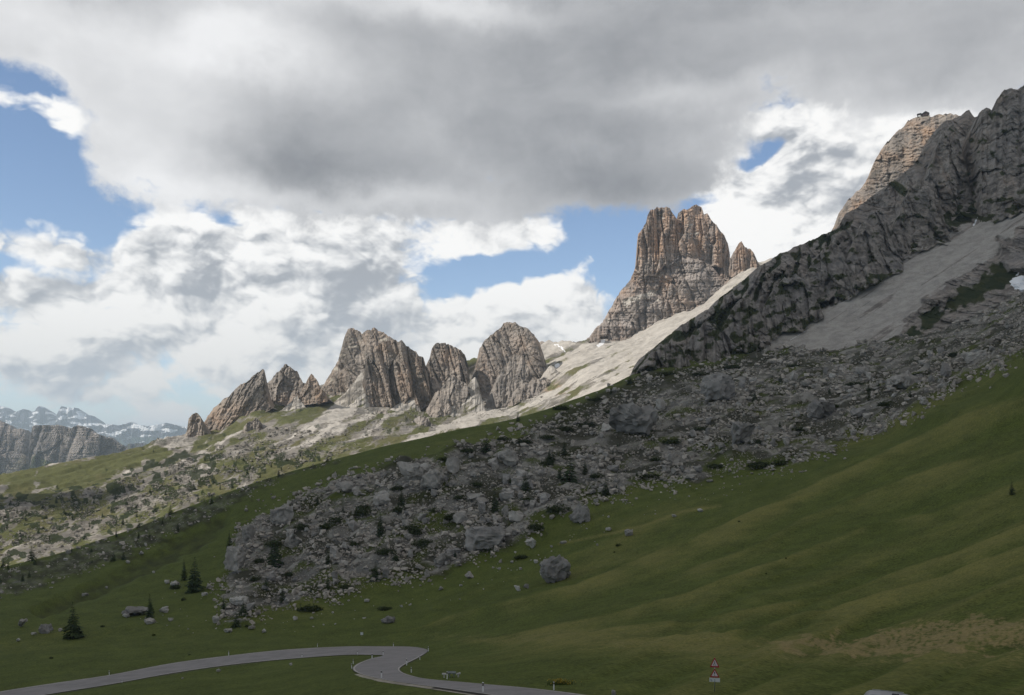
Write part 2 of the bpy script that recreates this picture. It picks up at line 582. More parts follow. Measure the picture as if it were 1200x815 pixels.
    return m


GRASS = (.096, .116, .031)
DRY = (.200, .188, .066)
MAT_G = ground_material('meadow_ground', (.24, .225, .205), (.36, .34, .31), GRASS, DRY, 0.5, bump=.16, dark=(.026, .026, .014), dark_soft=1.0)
MAT_F = ground_material('far_slope_ground', (.24, .22, .195), (.44, .41, .37), (.100, .105, .045), (.145, .13, .07), 1.3, brk_w=2.2)
MAT_R = ground_material('dark_dolomite', (.250, .222, .198), (.36, .335, .305), (.046, .052, .022), (.10, .085, .05), 0.6, orange=(.30, .19, .11), lay_w=.04)
MAT_M = ground_material('grey_tan_dolomite', (.285, .252, .222), (.44, .40, .34), (.13, .13, .055), (.22, .18, .10), 1.5, orange=(.33, .225, .155))
MAT_A = ground_material('orange_dolomite', (.31, .272, .245), (.48, .445, .40), (.13, .13, .055), (.22, .18, .10), 1.7, orange=(.41, .285, .205), lay_w=.24)
MAT_L = ground_material('distant_dolomite', (.27, .24, .22), (.40, .36, .30), (.085, .10, .05), (.2, .17, .09), 5.0)
MAT_D = ground_material('snowy_range_rock', (.085, .085, .10), (.35, .33, .30), (.04, .06, .04), (.2, .17, .09), 14.0)

# ---------------------------------------------------------------- near ground: depth survey (u, v, depth in metres)
G_PTS = [
    (-60, 835, 165), (0, 832, 160), (100, 832, 145), (200, 830, 125), (300, 832, 105), (400, 832, 86), (500, 832, 78), (600, 830, 68), (690, 828, 66), (837, 808, 80), (940, 812, 68), (1040, 815, 62), (1040, 845, 47), (1200, 815, 55), (1300, 815, 50), (200, 850, 105), (600, 850, 57), (840, 850, 50),
    (0, 812, 185), (100, 795, 200), (200, 783, 210), (300, 770, 217), (400, 763, 223), (490, 762, 218), (455, 778, 162), (455, 797, 113), (540, 804, 97), (300, 800, 165), (650, 810, 84),
    (700, 780, 112), (600, 772, 150), (800, 770, 120), (900, 768, 112), (1000, 762, 120), (1100, 764, 104), (1200, 765, 92),
    (0, 760, 260), (0, 725, 312), (0, 690, 375), (0, 665, 430), (150, 745, 275), (150, 690, 360), (150, 640, 450), (150, 622, 480), (300, 740, 270), (300, 690, 340), (300, 640, 400), (300, 590, 460), (300, 565, 505), (-80, 690, 390), (-80, 740, 290),
    (450, 740, 255), (450, 700, 310), (450, 650, 350), (450, 600, 405), (450, 550, 470), (450, 525, 520), (240, 588, 500),
    (600, 745, 208), (600, 720, 245), (600, 680, 300), (600, 640, 340), (600, 600, 375), (600, 550, 430), (600, 510, 515), (600, 492, 565), (620, 488, 590),
    (740, 745, 160), (740, 700, 225), (740, 650, 290), (740, 600, 345), (740, 560, 410), (740, 510, 500), (740, 470, 610), (740, 442, 720),
    (850, 740, 150), (850, 690, 205), (850, 640, 265), (850, 590, 325), (850, 565, 365), (850, 530, 430), (850, 480, 530), (850, 440, 670), (850, 420, 760),
    (1000, 735, 150), (1000, 690, 190), (1000, 640, 235), (1000, 590, 285), (1000, 535, 345), (1000, 515, 400), (1000, 470, 500), (1000, 430, 660), (1000, 415, 740),
    (1100, 720, 140), (1100, 660, 190), (1100, 600, 240), (1100, 540, 290), (1100, 480, 345), (1100, 450, 450), (1100, 425, 560), (1100, 395, 690),
    (1200, 720, 122), (1200, 660, 160), (1200, 600, 200), (1200, 540, 245), (1200, 480, 290), (1200, 430, 330), (1200, 405, 460), (1200, 375, 580), (1200, 350, 690),
    (1300, 720, 110), (1300, 600, 185), (1300, 500, 255), (1300, 390, 320), (1300, 330, 600)]
gY0 = TPS(G_PTS, lam=1e-3)
UCL = (-90, 1310)
gY = lambda u, v: gY0(np.clip(u, *UCL), v)
G_TOP = lines([(-700, 670), (-90, 672), (0, 667), (60, 652), (150, 621), (240, 587), (330, 556), (400, 535), (450, 522), (540, 503), (600, 492), (640, 481), (700, 458), (742, 438),
               (800, 424), (860, 415), (900, 411), (980, 412), (1050, 402), (1100, 390), (1150, 372), (1200, 345), (1310, 300), (2000, 300)])
BOULDER_FIELD = [(262, 668), (285, 615), (318, 592), (400, 560), (470, 543), (560, 520), (640, 495), (690, 476), (745, 447), (800, 432), (870, 422), (900, 405), (980, 400), (1050, 390), (1100, 376), (1200, 330), (1300, 285),
                 (1300, 380), (1200, 422), (1150, 440), (1100, 468), (1050, 495), (1000, 518), (950, 540), (900, 548), (860, 552), (800, 568), (745, 572), (700, 590), (640, 612), (600, 640), (560, 652), (500, 680), (430, 690), (390, 705), (330, 712), (290, 725), (262, 728), (255, 700)]
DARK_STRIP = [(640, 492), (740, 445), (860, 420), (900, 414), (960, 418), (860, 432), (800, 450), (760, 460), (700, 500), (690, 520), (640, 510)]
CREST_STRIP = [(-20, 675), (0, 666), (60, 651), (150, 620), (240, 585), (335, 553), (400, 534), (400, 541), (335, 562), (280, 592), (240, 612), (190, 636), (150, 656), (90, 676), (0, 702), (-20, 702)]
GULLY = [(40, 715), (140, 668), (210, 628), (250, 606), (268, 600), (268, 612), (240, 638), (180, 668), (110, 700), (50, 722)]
BROWN = [(895, 757), (1000, 744), (1060, 733), (1150, 722), (1230, 733), (1230, 748), (1175, 760), (1100, 765), (980, 762)]
BROWN_S = [(480, 748), (620, 742), (760, 742), (900, 752), (1200, 768), (1200, 785), (900, 775), (700, 762)]
RIDGES = [[(380, 760), (460, 745), (500, 732), (600, 707), (675, 690), (712, 672), (760, 652), (800, 637), (867, 610), (950, 580), (1000, 560)],
          [(440, 771), (500, 760), (600, 745), (675, 730), (750, 712), (800, 697), (843, 683), (910, 660), (957, 640), (1033, 613), (1100, 597), (1200, 560)],
          [(600, 756), (675, 747), (750, 737), (800, 733), (910, 713), (983, 695), (1050, 673), (1133, 647), (1200, 622), (1300, 590)],
          [(700, 756), (800, 750), (850, 745), (950, 720), (1017, 707), (1100, 683), (1150, 663), (1200, 645), (1300, 610)],
          [(780, 672), (840, 655), (900, 633), (940, 610), (1000, 587), (1067, 560), (1140, 535), (1200, 505)],
          [(830, 630), (900, 595), (960, 568), (1020, 540), (1080, 512), (1140, 485), (1200, 455)],
          [(300, 690), (380, 712), (450, 722), (500, 716), (560, 690), (620, 670), (690, 640), (760, 615), (830, 588)],
          [(0, 742), (90, 728), (180, 735), (260, 745), (330, 752)]]
ROAD = [((-60, 822), (-60, 837)), ((0, 811), (0, 824)), ((64, 801), (64, 813)), ((128, 791.7), (128, 802.8)), ((200, 778), (200, 789.8)), ((267, 769), (267, 780)), ((333, 762), (333, 773.2)), ((400, 758.3), (400, 768.2)),
        ((440, 758.0), (436, 768.0)), ((467, 758.0), (449, 768.5)), ((486, 758.8), (445, 770)), ((498, 761), (436, 772)), ((501, 764), (427, 775)), ((490, 771.5), (418, 779)), ((477, 778), (413.5, 783)), ((470, 782.5), (414.5, 786.5)),
        ((468.5, 785.5), (421, 790)), ((472, 788.8), (432, 793.2)), ((482, 792.5), (447, 796.8)), ((500, 796.3), (468, 800.3)), ((540, 800), (510, 806)), ((573, 803), (545, 811)), ((613, 806.5), (585, 817)), ((653, 811), (625, 825)), ((690, 816), (660, 837)), ((740, 824), (705, 852))]


def catmull(pts, n):
    p = np.array(pts, float)
    p = np.concatenate([2 * p[:1] - p[1:2], p, 2 * p[-1:] - p[-2:-1]])
    out = []
    for i in range(1, len(p) - 2):
        for k in range(n):
            s = k / n
            out.append(.5 * (2 * p[i] + (p[i + 1] - p[i - 1]) * s + (2 * p[i - 1] - 5 * p[i] + 4 * p[i + 1] - p[i + 2]) * s * s + (3 * p[i] - p[i - 1] - 3 * p[i + 1] + p[i + 2]) * s ** 3))
    out.append(p[-2])
    return np.array(out)


ROAD_A = catmull([a for a, b in ROAD], 6)      # far / outer edge
ROAD_B = catmull([b for a, b in ROAD], 6)      # near / inner edge
ROAD_POLY = np.concatenate([ROAD_A, ROAD_B[::-1]])


def ground_fields(u, v):
    y = gY(u, v)
    u = np.clip(u, -70, 1290)
    p = P(u, v, y)
    x = p[..., 0]
    rd = sdf(u, v, ROAD_POLY[::2])
    near_road = sstep(-7, -1, rd)
    field = sstep(-9, 12, sdf(u, v, BOULDER_FIELD) + 16 * fbm(u / 50, v / 25, 1.0, 4))
    open_ = fbm(x / 40, y / 40, 3.0, 4)
    dz = .9 * fbm(x / 55, y / 55, 0.3, 3) + .07 * fbm(x / 6, y / 6, 2.0, 4)
    dz = dz * sstep(60, 200, y) + .05 * fbm(x / 2.2, y / 2.2, 6.0, 3) * sstep(45, 120, y)
    dz = dz + field * (3.2 * billow(x / 26, y / 26, 5.0, 4) - .8 + 1.2 * open_)
    dry = .06 + .22 * sstep(450, 900, u) + .34 * fbm(x / 60, y / 90, 4.0, 3)
    lush = np.zeros_like(y)
    for i, r in enumerate(RIDGES):
        f = lines(r)
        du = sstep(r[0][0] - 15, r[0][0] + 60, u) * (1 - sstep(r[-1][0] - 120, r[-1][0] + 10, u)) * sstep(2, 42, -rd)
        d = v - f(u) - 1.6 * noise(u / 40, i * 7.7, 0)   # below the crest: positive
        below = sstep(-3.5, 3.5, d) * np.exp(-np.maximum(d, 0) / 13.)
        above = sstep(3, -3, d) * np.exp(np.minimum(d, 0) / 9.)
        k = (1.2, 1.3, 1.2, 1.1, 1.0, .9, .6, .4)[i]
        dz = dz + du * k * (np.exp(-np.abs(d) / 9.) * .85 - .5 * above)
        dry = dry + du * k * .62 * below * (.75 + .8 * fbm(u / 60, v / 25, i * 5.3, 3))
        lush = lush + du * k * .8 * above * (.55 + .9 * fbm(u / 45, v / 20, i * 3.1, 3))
    # faint rills running down the right meadow
    rill = fbm((u * .42 + v * 1.0) / 26 + .4 * noise(u / 120, v / 60), u / 380, 7.0, 3)
    mead = sstep(560, 760, u) * (1 - field)
    dz = dz + mead * rill * .9
    dry = dry + mead * rill * .45
    gul = sstep(-6, 6, sdf(u, v, GULLY) + 5 * noise(u / 25, v / 12))
    dz = dz - gul * 2.5
    br = sstep(-7, 8, sdf(u, v, BROWN) + 15 * fbm(u / 24, v / 6, 0, 6)) * (.75 + .9 * fbm(u / 6, v / 2.5, 8., 3))
    brs = sstep(-10, 8, sdf(u, v, BROWN_S) + 8 * fbm(u / 50, v / 9, 0, 3))
    dry = dry + 0.3 * br + .22 * brs - .5 * lush
    path = np.exp(-(seg_dist(u, v, [(655, 637), (700, 628), (760, 614), (800, 600), (845, 592)]) / 2.2) ** 2)
    dry = dry + .5 * path
    dry = dry + .25 * sstep(300, 0, u) * sstep(700, 745, v) * sstep(775, 755, v)
    dz = dz * (1 - near_road) - .10 * sstep(-2, 1, rd)
    # masks
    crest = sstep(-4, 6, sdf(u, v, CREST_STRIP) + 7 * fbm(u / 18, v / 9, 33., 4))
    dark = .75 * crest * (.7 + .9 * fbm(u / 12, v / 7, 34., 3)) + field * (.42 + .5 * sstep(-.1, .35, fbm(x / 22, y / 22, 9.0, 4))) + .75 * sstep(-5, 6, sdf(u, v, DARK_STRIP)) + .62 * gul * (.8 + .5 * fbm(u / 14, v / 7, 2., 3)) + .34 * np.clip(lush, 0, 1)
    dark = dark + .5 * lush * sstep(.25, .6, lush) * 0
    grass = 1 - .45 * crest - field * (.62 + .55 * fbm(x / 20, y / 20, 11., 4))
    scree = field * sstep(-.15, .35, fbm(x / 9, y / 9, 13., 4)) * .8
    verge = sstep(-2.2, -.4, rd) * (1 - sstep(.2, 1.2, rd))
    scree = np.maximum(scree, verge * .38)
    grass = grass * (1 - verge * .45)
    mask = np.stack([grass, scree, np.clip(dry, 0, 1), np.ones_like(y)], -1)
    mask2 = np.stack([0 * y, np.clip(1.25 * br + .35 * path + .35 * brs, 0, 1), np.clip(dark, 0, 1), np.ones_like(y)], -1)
    return y, dz, mask, mask2


# image-resolution part of the sheet
GU = np.concatenate([np.linspace(-900, -120, 40)[:-1], np.arange(-120, 1330, 1.6), np.arange(1330, 1560, 5.), np.linspace(1560, 2100, 36)])
NR = 420
tt = np.linspace(0, 1, NR)
vb = 848.0
GV = vb + (G_TOP(GU)[None] - vb) * tt[:, None]
GUU = np.broadcast_to(GU[None], GV.shape)
gy, gdz, gm1, gm2 = ground_fields(GUU, GV)
bad = np.diff(gy, axis=0) <= 0
print('GROUND fold columns', np.unique(GU[np.nonzero(bad)[1]].round())[[0, -1]] if bad.any() else None)
gy = np.maximum.accumulate(gy, axis=0) + np.arange(NR)[:, None] * .03 * sstep(1210, 1400, GUU)
gp = P(GUU, GV, gy)
gp[..., 2] += gdz
bad = np.diff(gy, axis=0) <= 0
print('GROUND monotonic violations', bad.sum(), 'of', bad.size)
# nearer rows down to the viewer's feet and farther rows out to the horizon
a_in, rows_in = gp[0], []
for s in (0.02, .1, .25, .45, .65, .85):
    r = a_in * s
    r[:, 2] = -1.7 + (a_in[:, 2] + 1.7) * s
    rows_in.append(r)
rows_out = []
top = gp[-1]
side = sstep(742, 640, GU)          # behind the right-hand part the mountain stands
for dy, dz in ((40, -14), (120, -50), (400, -120), (1500, -320), (5000, -520), (14000, -560), (28000, -580)):
    k = (top[:, 1] + dy) / top[:, 1]
    r = top * k[:, None]
    r[:, 2] = np.maximum(top[:, 2] + dz, -590 + 0 * dy) if dy < 4000 else dz
    rows_out.append(r)
GALL = np.concatenate([np.stack(rows_in), gp, np.stack(rows_out)])
m1 = np.concatenate([np.repeat(gm1[:1], 6, 0), gm1, np.repeat(gm1[-1:], 7, 0)])
m2 = np.concatenate([np.repeat(gm2[:1], 6, 0), gm2, np.repeat(gm2[-1:], 7, 0)])
# close the sheet behind the viewer: the end columns' profile swung round
cols, c1, c2 = [], [], []
aL, aR = math.atan2(GALL[50, 0, 0], GALL[50, 0, 1]), math.atan2(GALL[50, -1, 0], GALL[50, -1, 1])
rL = np.hypot(GALL[:, 0, 0], GALL[:, 0, 1])
rR = np.hypot(GALL[:, -1, 0], GALL[:, -1, 1])
for k in range(1, 25):
    s = k / 24
    a = aR + (aL + 2 * math.pi - aR) * s
    w = s * s * (3 - 2 * s)
    r = rR + (rL - rR) * w
    cols.append(np.stack([np.sin(a) * r, np.cos(a) * r, GALL[:, -1, 2] + (GALL[:, 0, 2] - GALL[:, -1, 2]) * w], -1))
    c1.append(m1[:, -1] * (1 - w) + m1[:, 0] * w)
    c2.append(m2[:, -1] * (1 - w) + m2[:, 0] * w)
GALL = np.concatenate([GALL, np.stack(cols, 1)], 1)
m1 = np.concatenate([m1, np.stack(c1, 1)], 1)
m2 = np.concatenate([m2, np.stack(c2, 1)], 1)
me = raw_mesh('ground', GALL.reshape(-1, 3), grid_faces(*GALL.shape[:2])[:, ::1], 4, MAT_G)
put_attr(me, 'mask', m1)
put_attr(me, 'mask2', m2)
ground = tag(link('ground', me), 'near alpine meadow sloping to a valley road, with rubble slopes above', kind='structure')


def on_ground(u, v):
    """final ground point under pixel column u at survey row v"""
    y, dz, _, _ = ground_fields(np.atleast_1d(np.asarray(u, float)), np.atleast_1d(np.asarray(v, float)))
    p = P(np.atleast_1d(np.asarray(u, float)), np.atleast_1d(np.asarray(v, float)), y)
    p[..., 2] += dz
    return p


def on_ground_at(u, v):
    """same, but corrected so the point is really seen at row v"""
    vv = float(v)
    for _ in range(4):
        p = on_ground(u, vv)[0]
        vv += float(v) - (HZ - p[2] / p[1] * F)
    return on_ground(u, vv)[0]


# ---------------------------------------------------------------- road
def strip(name, A, B, lift, mat, label):
    a, b = [], []
    for e, out in ((A, a), (B, b)):
        y = gY(e[:, 0], e[:, 1])
        q = P(e[:, 0], e[:, 1], y)
        q[:, 2] += lift
        out.append(q)
    nx = 5
    rows = np.stack([a[0] + (b[0] - a[0]) * k / nx for k in range(nx + 1)])
    me = raw_mesh(name, rows.reshape(-1, 3), grid_faces(*rows.shape[:2])[:, ::-1], 4, mat)
    return tag(link(name, me), label, kind='structure')


m, t, bs = new_mat('asphalt')
tc = t.n('ShaderNodeTexCoord').outputs['Object']
n = t.m('ADD', t.m('MULTIPLY', t.noise(tc, .25, 4, .6), .6), t.m('MULTIPLY', t.noise(tc, 4, 3, .7), .4))
t.put(bs.inputs['Base Color'], t.mix(t.rng(n, .35, .65), (.195, .183, .182), (.262, .245, .243)))
MAT_ROAD = m
MAT_LINE = plain('worn_road_paint', (.40, .375, .345), .8, .2, var=.25, scale=1.5)
MAT_GRAVEL = plain('verge_gravel', (.30, .27, .22), .9, .1, var=.35, scale=.8)
road = strip('road', ROAD_A, ROAD_B, 0.06, MAT_ROAD, 'grey asphalt pass road snaking through a double bend')
D = ROAD_B - ROAD_A
strip('road_edge_line', ROAD_A + D * .015, ROAD_A + D * .042, 0.075, MAT_LINE, 'pale worn line along the far edge of the road')
strip('road_edge_line', ROAD_A + D * .955, ROAD_A + D * .985, 0.075, MAT_LINE, 'pale worn line along the near edge of the road')
k0, k1 = 16 * 6, 23 * 6
strip('gravel_verge', ROAD_B[k0:k1] - D[k0:k1] * .01, ROAD_B[k0:k1] + D[k0:k1] * .22 + np.array([0, .6]), 0.03, MAT_GRAVEL, 'strip of pale gravel below the bend')
MAT_DARK_EDGE = plain('dark_edge_brown', (.035, .03, .025), .9, .1)  # even dark brown for a flat strip along the near road edge
k0, k1 = 20 * 6, 22 * 6 + 3
strip('dark_edge', ROAD_B[k0:k1] - D[k0:k1] * .02, ROAD_B[k0:k1] + D[k0:k1] * .16, 0.05, MAT_DARK_EDGE, 'dark brown strip below the near edge of the road')
# ---------------------------------------------------------------- far slope behind the near crest
F_PTS = [(-80, 700, 560), (0, 690, 540), (0, 640, 650), (0, 600, 800), (0, 575, 980), (0, 565, 1080), (-80, 600, 820), (-80, 575, 1050), (60, 640, 640), (100, 600, 800), (100, 560, 1020), (100, 545, 1150), (180, 535, 1150), (185, 520, 1320), (180, 600, 740),
         (221, 517, 1410), (260, 560, 860), (260, 520, 1230), (250, 513, 1420), (300, 484, 1460), (330, 560, 760), (330, 525, 1080), (330, 500, 1330), (330, 478, 1530), (366, 478, 1530), (330, 462, 1640), (400, 560, 680), (400, 535, 850), (400, 505, 1200), (400, 470, 1630), (385, 460, 1720), (420, 440, 1820),
         (470, 550, 700), (470, 520, 930), (470, 500, 1260), (430, 482, 1560), (470, 484, 1580), (500, 440, 1830), (540, 530, 760), (540, 508, 1060), (510, 500, 1330), (530, 484, 1620), (553, 474, 1650), (553, 425, 1830), (600, 520, 800), (600, 500, 1080), (600, 488, 1380), (580, 480, 1610), (610, 468, 1650), (644, 441, 1700), (600, 420, 1870), (640, 405, 1980),
         (660, 500, 820), (660, 478, 1080), (660, 460, 1380), (665, 418, 1830), (692, 402, 1880), (700, 470, 900), (700, 440, 1330), (732, 402, 1890), (740, 450, 950), (760, 430, 1150), (760, 405, 1600), (775, 382, 1895), (825, 358, 1905), (800, 400, 1350), (830, 380, 1500), (867, 326, 1910), (880, 340, 1650)]
fY = TPS(F_PTS, lam=3e-3)
F_TOP = lines([(-400, 560), (-100, 568), (0, 562), (30, 558), (60, 551), (100, 544), (125, 537), (150, 529), (170, 524), (185, 520), (215, 512), (250, 505), (290, 490), (330, 462), (385, 452), (420, 455), (500, 445), (553, 424), (600, 420), (640, 404), (665, 404), (690, 400), (732, 398), (750, 390), (775, 378), (800, 370), (825, 354), (845, 340), (867, 322), (890, 308), (950, 300)])
F_BOT = lambda u: G_TOP(u) + 30
MEADOW = [(-400, 562), (20, 562), (60, 555), (110, 543), (160, 530), (185, 528), (200, 538), (160, 550), (120, 562), (60, 575), (0, 575), (-400, 580)]
BLUE_SHADE = [(0, 600), (40, 588), (85, 592), (60, 608), (0, 618)]
ROCKS_FAR = [(-400, 590), (-20, 585), (60, 578), (120, 562), (200, 535), (260, 535), (330, 535), (400, 525), (420, 532), (330, 556), (240, 588), (150, 620), (60, 650), (0, 660), (-20, 660), (-400, 690)]


def far_fields(u, v):
    y = fY(np.clip(u, -70, 880), v)
    y = np.maximum(y, 900 + 600 * sstep(720, 880, u) * sstep(460, 420, v)) if False else np.where(u > 745, np.maximum(y, 1060 + 0 * u), y)
    p = P(u, v, y)
    x = p[..., 0]
    dz = (5.0 * fbm(x / 120, y / 160, 1., 5) + 1.6 * ridged(x / 25, y / 40, 2., 4) + 3.5 * ridged((x * .8 - y * .35) / 34, (y * .8 + x * .35) / 240, 7., 3)) * sstep(520, 800, y)
    mead = sstep(-6, 5, sdf(u, v, MEADOW) + 7 * fbm(u / 20, v / 8, 0, 4))
    rocks = sstep(-8, 8, sdf(u, v, ROCKS_FAR) + 9 * fbm(u / 20, v / 10, 4, 4))
    # scree streaks fall to the lower left
    ang = (u * .52 + v) / 9. + .8 * fbm(u / 60, v / 40, 2., 3)
    streak = fbm(ang, u / 150, 3., 4)
    sc = sstep(330, 560, u) * .18 + sstep(520, 700, u) * .55 + sstep(600, 760, u) * .4
    # pale fans
    for poly, k in (([(355, 520), (385, 480), (400, 440), (425, 430), (440, 470), (420, 490), (385, 505)], .62), ([(425, 500), (455, 482), (485, 462), (490, 478), (455, 490)], .8), ([(500, 530), (540, 480), (590, 440), (600, 470), (550, 510)], .35)):
        sc = sc + k * sstep(-8, 6, sdf(u, v, poly))
    scree = np.clip(sc + 1.15 * streak, 0, 1)
    grass = np.clip(.62 - .75 * sc - 1.0 * streak + .8 * fbm(u / 45, v / 20, 8., 4), 0, 1)
    grass = np.clip(grass - .10 * rocks, 0, 1)
    scree = scree * (1 - .35 * rocks)
    grass = np.maximum(grass, mead)
    scree = np.where(mead > .5, 0, scree)
    dry = .35 + .7 * fbm(u / 40, v / 20, 9., 4) - .3 * mead
    dark = .9 * rocks * sstep(-.08, .25, fbm(u / 16, v / 8, 6., 4)) + .5 * sstep(.15, .5, fbm(u / 14, v / 7, 16., 4)) * (1 - mead) * sstep(620, 480, u)
    snow = np.exp(-(seg_dist(u, v, [(650, 407), (662, 413)]) / 1.5) ** 2) * (.62 + 1.1 * noise(u / 2.3, v / 1.7)) + np.exp(-(seg_dist(u, v, [(651, 433), (655, 431)]) / 1.2) ** 2) + np.exp(-(seg_dist(u, v, [(701, 407), (707, 402)]) / 2.2) ** 2)
    orange = np.exp(-((u - 653) / 13) ** 2 - ((v - 460) / 6) ** 2) * 1.6
    return y, dz, np.stack([grass, scree, np.clip(dry, 0, 1), 1 + 0 * y], -1), np.stack([np.clip(snow, 0, 1), np.clip(orange, 0, 1), np.clip(dark, 0, 1), 1 + 0 * y], -1)


fu = np.concatenate([np.linspace(-400, -30, 20)[:-1], np.arange(-30, 950, 1.3)])
tt = np.linspace(0, 1, 200)
FV = F_BOT(fu)[None] + (np.minimum(F_TOP(fu), F_BOT(fu) - 20)[None] - F_BOT(fu)[None]) * tt[:, None]
FU = np.broadcast_to(fu[None], FV.shape)
y, dz, a1, a2 = far_fields(np.minimum(FU, 940), FV)
p = P(FU, FV, y)
p[..., 2] += dz
sink = sstep(.10, 0, tt)[:, None]
p[..., 2] -= sink * 12
p_far = p
rows = [p]
e1, e2 = [a1], [a2]
for dy, dzz in ((40, -8), (150, -60), (500, -250)):
    r = p[-1].copy()
    r[:, 1] += dy
    r[:, 2] += dzz
    rows.append(r[None]); e1.append(a1[-1:]); e2.append(a2[-1:])
allp = np.concatenate(rows)
me = raw_mesh('hillside', allp.reshape(-1, 3), grid_faces(*allp.shape[:2]), 4, MAT_F)
put_attr(me, 'mask', np.concatenate(e1))
put_attr(me, 'mask2', np.concatenate(e2))
tag(link('hillside', me), 'sunlit far slope of grass, scree and rocks below the peaks', kind='structure')


# ---------------------------------------------------------------- mountains
def relief(name, top, bot, yf, mat, label, step=1.2, jag=1.5, lean=.35, belly=.25, ribs=10., rib=(26., 90.), fine=1.6, masks=None, seed=0., back=(60, 160), nv=None, kind='structure', tilt=0.0, foot=4.0, f2k=1.0, stra=.13):
    """a mountain with a broken rock face, a summit line from `top`, a foot along `bot`, and its back side"""
    tp = np.array(top, float)
    u = np.arange(tp[0, 0], tp[-1, 0] + step * .5, step)
    vt = np.interp(u, tp[:, 0], tp[:, 1])
    vbm = lines(bot)(u) + foot * (fbm(u / 14., seed + 7, 0, 4) * 1.5)
    y0 = yf(u, vbm) if callable(yf) else np.full_like(u, yf)
    px = F / y0
    endf = np.minimum(np.arange(len(u)), np.arange(len(u))[::-1]) * step
    vt = vt + jag * (fbm(u / 9., seed, 0, 5) * 2.2 + 1.3 * (facet(u / 6., seed + 0 * u, seed)[0]) + .5 * noise(u / 2.2, seed + 3, 0)) * sstep(0, 8, endf)
    vt = vt + .45 * jag * np.sign(noise(u / 3.1, seed + 8, 0)) * np.abs(noise(u / 3.1, seed + 8, 0)) ** .5 * sstep(0, 8, endf)
    vt = np.minimum(vt, vbm - .3)
    nv = nv or int(max(30, (vbm - vt).max() / step * 1.1))
    tt = np.linspace(0, 1, nv)[:, None]
    V = vbm[None] + (vt - vbm)[None] * tt
    U = np.broadcast_to(u[None], V.shape)
    h = (vbm[None] - V) / px[None]
    Y = y0[None] + lean * h
    X = (U - CX) / F * Y
    Z = (HZ - V) / F * Y
    s = (U - u[0]) / (u[-1] - u[0])
    wid = (u[-1] - u[0]) / F * np.mean(y0)
    Y = Y + belly * wid * (1 - np.sqrt(np.clip(1 - (2 * s - 1) ** 2 * .96, 0, 1)))
    # a rounding towards the summit line
    Y = Y + 10 * (wid / 200) * tt ** 6
    xx = X + tilt * Z
    rb = ridged(xx / rib[0], Z / rib[1], seed, 5, .55)
    rb2 = fbm(xx / (rib[0] * 2.6), Z / (rib[1] * 1.6), seed + 5, 3)
    crack = np.exp(-(noise(xx / (rib[0] * 1.3), Z / (rib[1] * 2.2), seed + 9) / .06) ** 2)
    strata = noise(X / 160, Z / 9., seed + 2) + .5 * noise(X / 60, Z / 4., seed + 4)
    f1, c1 = facet(xx / (rib[0] * 1.5), Z / (rib[1] * 1.15), seed)
    f2, c2 = facet(xx / (rib[0] * .55), Z / (rib[1] * .42), seed + 6)
    d = -ribs * .30 * (rb - .9) - ribs * 1.5 * rb2 + ribs * .45 * crack - ribs * stra * strata - fine * fbm(X / 5, Z / 5, seed + 1, 4) * 1.6
    d = d + ribs * 1.15 * f1 + f2k * ribs * .45 * f2 + ribs * .30 * c1 + f2k * ribs * .16 * c2
    info = dict(U=U, V=V, X=X, Z=Z, rb=rb, rb2=rb2, crack=crack, t=tt, h=h)
    M1, M2, amt = masks(info) if masks else (np.zeros(U.shape + (4,)), np.zeros(U.shape + (4,)), 1.0)
    Y = Y + d * amt * sstep(0, .04, tt + 0 * U)
    Pn = P(U, V, Y)
    rows, e1, e2 = [Pn], [M1], [M2]
    for k in (0.12, .4, 1.0, 2.2):
        r = Pn[-1].copy()
        hh = (vbm - vt) / px
        r[:, 1] += back[0] * k
        r[:, 2] -= np.minimum(back[1] * k * k * .8, hh * k * .9)
        rows.append(r[None]); e1.append(M1[-1:]); e2.append(M2[-1:])
    A = np.concatenate(rows)
    me = raw_mesh(name, A.reshape(-1, 3), grid_faces(*A.shape[:2]), 4, mat, smooth=False)
    put_attr(me, 'mask', np.concatenate(e1))
    put_attr(me, 'mask2', np.concatenate(e2))
    return tag(link(name, me), label, kind=kind)


def base_masks(grass=0.0, scree=0.0, orange=0.0, snow=None, ledge=0.0):
    def f(I):
        z = np.zeros(I['U'].shape)
        led = noise(I['X'] / 60, I['Z'] / 10., 3.) * .6 + .6 * fbm(I['X'] / 25, I['Z'] / 14, 8., 3)
        g = np.clip(grass * (.4 + 1.6 * led) + sstep(.12, 0, I['t']) * grass, 0, 1)
        s = np.clip(scree * (.2 + 1.5 * led) + ledge * sstep(.15, .5, led) + sstep(.10, .0, I['t']) * .6 * scree, 0, 1)
        o = np.clip(orange * (.7 + 1.4 * fbm(I['X'] / 70, I['Z'] / 60, 5., 3)), 0, 1)
        one = z + 1
        return np.stack([g, s, z + .4, one], -1), np.stack([z, o, z, one], -1), 1.0
    return f


yF = lambda u, v: fY(u, v) + 12
